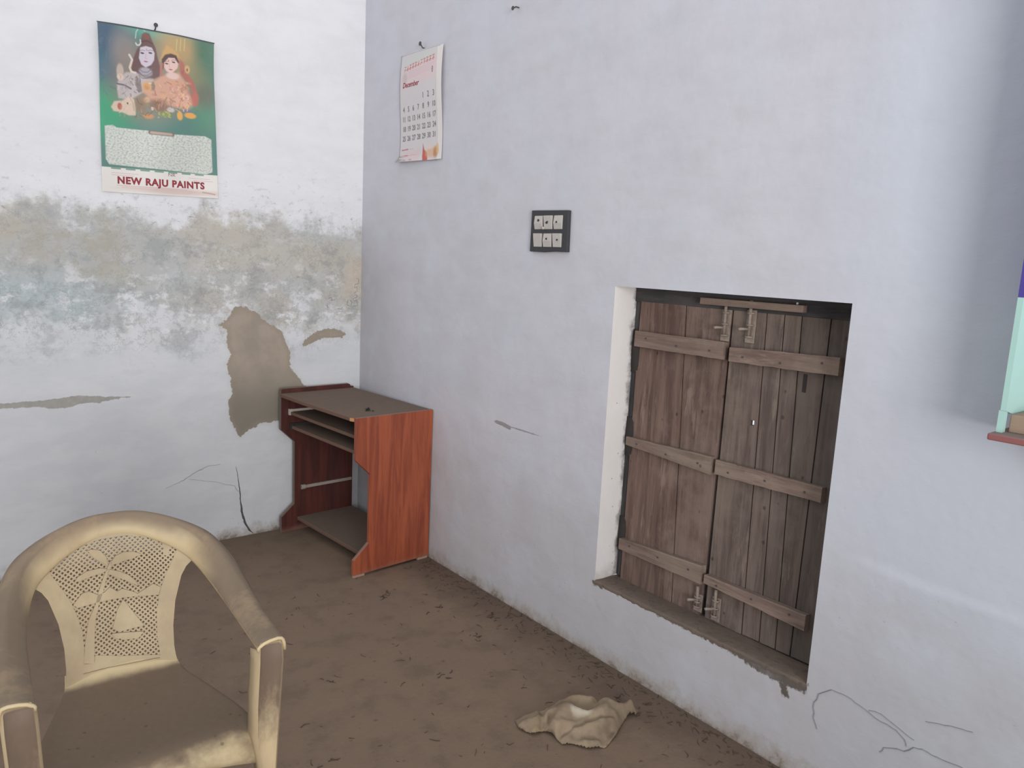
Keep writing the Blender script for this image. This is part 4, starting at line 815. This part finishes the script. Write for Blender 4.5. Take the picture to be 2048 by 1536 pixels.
# ------------------------------------------------------------------ plastic armchair
XC0, YC0, CRZ = -1.6325, -2.03, -math.radians(3.2)
chr_ = empty('plastic_armchair', (XC0, YC0, 0), CRZ); tag(chr_, 'dusty cream plastic armchair with a palm tree pattern in its backrest', 'chair')
def backy(w, z): return .175+.22*(z-.43)-.9*w*w
def march(Fv, xs, zs, front, backf):
    """closed thin plate of the region F<0 (marching squares), front/back give y"""
    nx, nz = len(xs), len(zs); vid = {}; V2 = []; faces = []; bnd = {}
    def vert(k, p):
        if k not in vid: vid[k] = len(V2); V2.append(p)
        return vid[k]
    neg = Fv < 0; s4 = neg[:-1, :-1].astype(int)+neg[1:, :-1]+neg[1:, 1:]+neg[:-1, 1:]
    for i, j in zip(*np.nonzero(s4)):
        c = [(i, j), (i+1, j), (i+1, j+1), (i, j+1)]; poly = []
        for k in range(4):
            a, b = c[k], c[(k+1) % 4]; fa, fb = Fv[a], Fv[b]
            if fa < 0: poly.append(vert(a, (xs[a[0]], zs[a[1]])))
            if (fa < 0) != (fb < 0):
                lo_, hi_ = (a, b) if a < b else (b, a); fl_, fh_ = Fv[lo_], Fv[hi_]; t_ = float(np.clip(fl_/(fl_-fh_), .03, .97))
                poly.append(vert((lo_, hi_), (xs[lo_[0]]*(1-t_)+xs[hi_[0]]*t_, zs[lo_[1]]*(1-t_)+zs[hi_[1]]*t_)))
        if len(poly) >= 3: faces.append(tuple(poly))
    n = len(V2); cnt = {}
    for f in faces:
        for k in range(len(f)): a, b = f[k], f[(k+1) % len(f)]; cnt[(a, b)] = 1
    edges = [(a, b) for (a, b) in cnt if (b, a) not in cnt]
    VV = [(w, front(w, z), z) for w, z in V2]+[(w, backf(w, z), z) for w, z in V2]
    FF = faces+[tuple(k+n for k in f[::-1]) for f in faces]+[(b, a, a+n, b+n) for a, b in edges]
    return VV, FF
def plate(name, Fv, xs, zs, front, backf, parent, mat=None):
    VV, FF = march(Fv, xs, zs, front, backf); me = bpy.data.meshes.new(name); me.from_pydata(VV, [], FF); me.update(); me.materials.append(mat or M_CHAIR)
    bm = bmesh.new(); bm.from_mesh(me); bmesh.ops.recalc_face_normals(bm, faces=bm.faces); bm.to_mesh(me); bm.free()
    me.polygons.foreach_set('use_smooth', [True]*len(me.polygons)); me.set_sharp_from_angle(angle=math.radians(50)); return link(bpy.data.objects.new(name, me), parent)
def cat(P_, n):
    """Catmull-Rom through 3-D points"""
    P_ = [Vector(p) for p in P_]; P_ = [P_[0]*2-P_[1]]+P_+[P_[-1]*2-P_[-2]]; o_ = []
    for i in range(1, len(P_)-2):
        for k in range(n):
            t_ = k/n; a, b, c, d = P_[i-1:i+3]; o_.append(.5*((2*b)+(c-a)*t_+(2*a-5*b+4*c-d)*t_*t_+(3*b-a-3*c+d)*t_**3))
    o_.append(P_[-2]); return o_
# rim: outer and inner edges, right half; mirrored for the left
RO = [(0, .262, .818), (.06, .258, .814), (.12, .240, .797), (.165, .212, .775), (.197, .170, .750), (.222, .10, .720), (.238, .01, .689), (.248, -.09, .664), (.254, -.19, .652), (.255, -.235, .648)]
RI = [(0, .248, .768), (.048, .244, .762), (.098, .228, .742), (.138, .212, .716), (.168, .192, .688), (.188, .120, .663), (.199, .01, .645), (.202, -.09, .640), (.203, -.19, .640), (.203, -.235, .638)]
mirror = lambda L_: [(-a, b, c) for a, b, c in L_[:0:-1]]+L_
O_ = cat(mirror(RO), 7); I_ = cat(mirror(RI), 7); nR = len(O_)
rows = []
for o_, i_ in zip(O_, I_):
    d = (o_-i_); wdt = d.length; d.normalize(); tang = None; k = len(rows)
    tg = (O_[min(k+1, nR-1)]-O_[max(k-1, 0)]).normalized(); nn = tg.cross(d).normalized()
    # top/front normal: upward on the arms, towards the sitter on the back
    if nn.z < 0 and abs(o_.x) > .17: nn = -nn
    if abs(o_.x) <= .17 and nn.y > 0: nn = -nn
    prof = [(1.0, -.030), (1.02, -.014), (1.0, -.005), (.95, .000), (.8, .0035), (.5, .005), (.25, .0042), (.08, .001), (.0, -.002), (-.03, -.009)]
    rows.append([tuple(i_+d*(wdt*s_)+nn*h_) for s_, h_ in prof])
k0 = 9*7-25  # split the rim into top rail and two arms
cut = [k for k in range(nR) if abs(O_[k].x) <= .1985]; c0, c1 = min(cut), max(cut)
def rimpart(name, a, b, parent):
    mb = MB(); mb.grid(rows[a:b+1]); o_ = mb.build(name, M_CHAIR, parent, smooth=True); m = o_.modifiers.new('s', 'SOLIDIFY'); m.thickness = .0035; m.offset = 0; return o_
# splat plate and lattice
h_ = .0013; xs3 = np.arange(-.20, .2001, h_); zs3 = np.arange(.425, .80, h_); Wg, Zg = np.meshgrid(xs3, zs3, indexing='ij')
side = np.interp(Zg, [.40, .439, .477, .527, .588, .648, .670, .684, .690, .72, .76, .80], [.124, .122, .1185, .1195, .128, .1455, .158, .172, .19, .19, .19, .19])
topz = np.interp(np.abs(Wg), [0, .05, .10, .14, .17, .19, .2], [.778, .772, .752, .727, .697, .675, .66])
SYM = lambda L_: L_
Fsp = np.maximum(np.abs(Wg)-side, Zg-topz); Flat = poly_sdf(Wg, Zg, LAT)
recess = lambda w, z: 0
spl = plate('backrest', np.maximum(Fsp, -Flat), xs3, zs3, lambda w, z: backy(w, z)-.002, lambda w, z: backy(w, z)+.0025, chr_)
rail = rimpart('arm_and_top_rail', 0, nR-1, chr_)
for rw in (rows[0], rows[-1]):
    mb = MB(); mb.tube([(x, y-.001, z-.001) for x, y, z in rw], .0038, 8); mb.build('arm_lip', M_CHAIRLIP, rail, smooth=True)
pit = .0084; a_ = ((Wg+Zg)/math.sqrt(2)) % pit-pit/2; b_ = ((Zg-Wg)/math.sqrt(2)) % pit-pit/2; holeF = np.maximum(np.abs(a_), np.abs(b_))-.0023
rel_ = np.minimum.reduce([poly_sdf(Wg, Zg, p) for p in (TRUNK, FROND1, FROND2, FROND3, FROND4, HILLS, SAIL, HULL, [(.107, .735), (.120, .739), (.127, .728), (.118, .700), (.108, .702), (.110, .72)])])
Fl = np.maximum(Flat-.0015, np.minimum(-holeF, rel_-.0012)); Fl = np.maximum(Flat-.0015, np.where(-holeF < rel_, -holeF, np.minimum(-holeF, rel_)))
Fl = np.maximum(Flat-.0015, np.minimum(-holeF, rel_))
ltc = plate('lattice_panel', Fl, xs3, zs3, lambda w, z: backy(w, z)-.0008, lambda w, z: backy(w, z)+.0045, chr_)
for nm, P_ in (('palm_trunk', TRUNK), ('palm_frond', FROND1), ('palm_frond', FROND2), ('palm_frond', FROND3), ('palm_frond', FROND4), ('hill_relief', HILLS), ('sail_relief', SAIL), ('hull_relief', HULL)):
    A2 = np.array(P_); m0 = A2.min(0)-.004; m1 = A2.max(0)+.004; xx = np.arange(m0[0], m1[0], .0012); zz = np.arange(m0[1], m1[1], .0012); g1, g2 = np.meshgrid(xx, zz, indexing='ij')
    plate(nm, poly_sdf(g1, g2, P_), xx, zz, lambda w, z: backy(w, z)-.0042, lambda w, z: backy(w, z)-.0008, ltc)
# seat
prof = [(.180, .462, .1175), (.172, .448, .1185), (.160, .438, .1195), (.138, .432, .128), (.10, .428, .148), (.05, .424, .168), (0, .422, .186), (-.05, .422, .200), (-.10, .423, .212), (-.14, .424, .216), (-.17, .423, .214), (-.192, .416, .210), (-.205, .400, .207), (-.211, .375, .206), (-.212, .350, .205)]
rows2 = []
for y, z, hw in prof:
    r = []
    for s_ in (-1.035, -1.03, -1.0, -.97, -.9, -.75, -.5, -.25, 0, .25, .5, .75, .9, .97, 1.0, 1.03, 1.035):
        a2 = abs(s_); dz = 0 if y > .13 else -.045 if a2 > 1.032 else (-.018 if a2 > 1.02 else (-.004 if a2 > .99 else 0)); dip = -.010*(1-min(a2, 1)**2)*max(0, 1-((y-.0)/.17)**2)
        zz_ = z+dz+dip
        if z < .41: zz_ = z+dip+(-.0)+(.030*(1-min(a2, 1)**2) if z < .38 else .012*(1-min(a2, 1)**2) if z < .395 else 0)
        r.append((s_*hw, y, zz_))
    rows2.append(r)
mb = MB(); mb.grid(rows2); st = mb.build('seat', M_SEAT, chr_, smooth=True, sub=1); m = st.modifiers.new('s', 'SOLIDIFY'); m.thickness = .004; m.offset = -1
mb = MB(); mb.tube([(-.0845, backy(.0845, .459)-.0035, .4592), (-.03, backy(.03, .457)-.0035, .4575), (.0836, backy(.0836, .4533)-.0035, .4533)], .0012, 6)
mb.build('crease', M_CHAIR, spl)
# front legs: channel section, rising into the arm fronts
def front_leg(s_):
    Z_ = [.644, .634, .60, .50, .42, .33, .20, .0]; OW = [.254, .2555, .255, .250, .246, .2415, .244, .252]; IW = [.204, .202, .200, .196, .196, .209, .214, .222]; YF = [-.232, -.240, -.243, -.240, -.238, -.236, -.240, -.248]
    r = []
    for z, o_, i_, y in zip(Z_, OW, IW, YF):
        k = .012 if z > .645 else 0
        r.append([(s_*(i_-.001), y+.05, min(z, .615)), (s_*i_, y+.008+k, min(z, .626)), (s_*(i_+.004), y+k, z), (s_*(i_+.008), y+.0035+k, z), (s_*(o_+i_)/2, y+.0035+k, z), (s_*(o_-.008), y+.0035+k, z), (s_*(o_-.004), y+k, z), (s_*o_, y+.006+k, z-.004), (s_*(o_+.001), y+.05, min(z, .625))])
    mb = MB(); mb.grid(r); o_ = mb.build('leg', M_CHAIRLEG, chr_, smooth=True, angle=60); m = o_.modifiers.new('s', 'SOLIDIFY'); m.thickness = .0035; m.offset = 0
def rear_leg(s_):
    r = []
    for f in (0, .3, .6, 1):
        x = .105+.085*f; y = .140+.095*f; z = .405*(1-f)
        r.append([(s_*(x-.022), y-.016, z), (s_*(x-.022), y+.016, z), (s_*(x+.022), y+.02, z), (s_*(x+.024), y-.018, z)])
    mb = MB(); mb.grid(r); o_ = mb.build('leg', M_CHAIR, chr_, smooth=True, angle=60); m = o_.modifiers.new('s', 'SOLIDIFY'); m.thickness = .0035; m.offset = 0
for s_ in (-1, 1): front_leg(s_); rear_leg(s_)
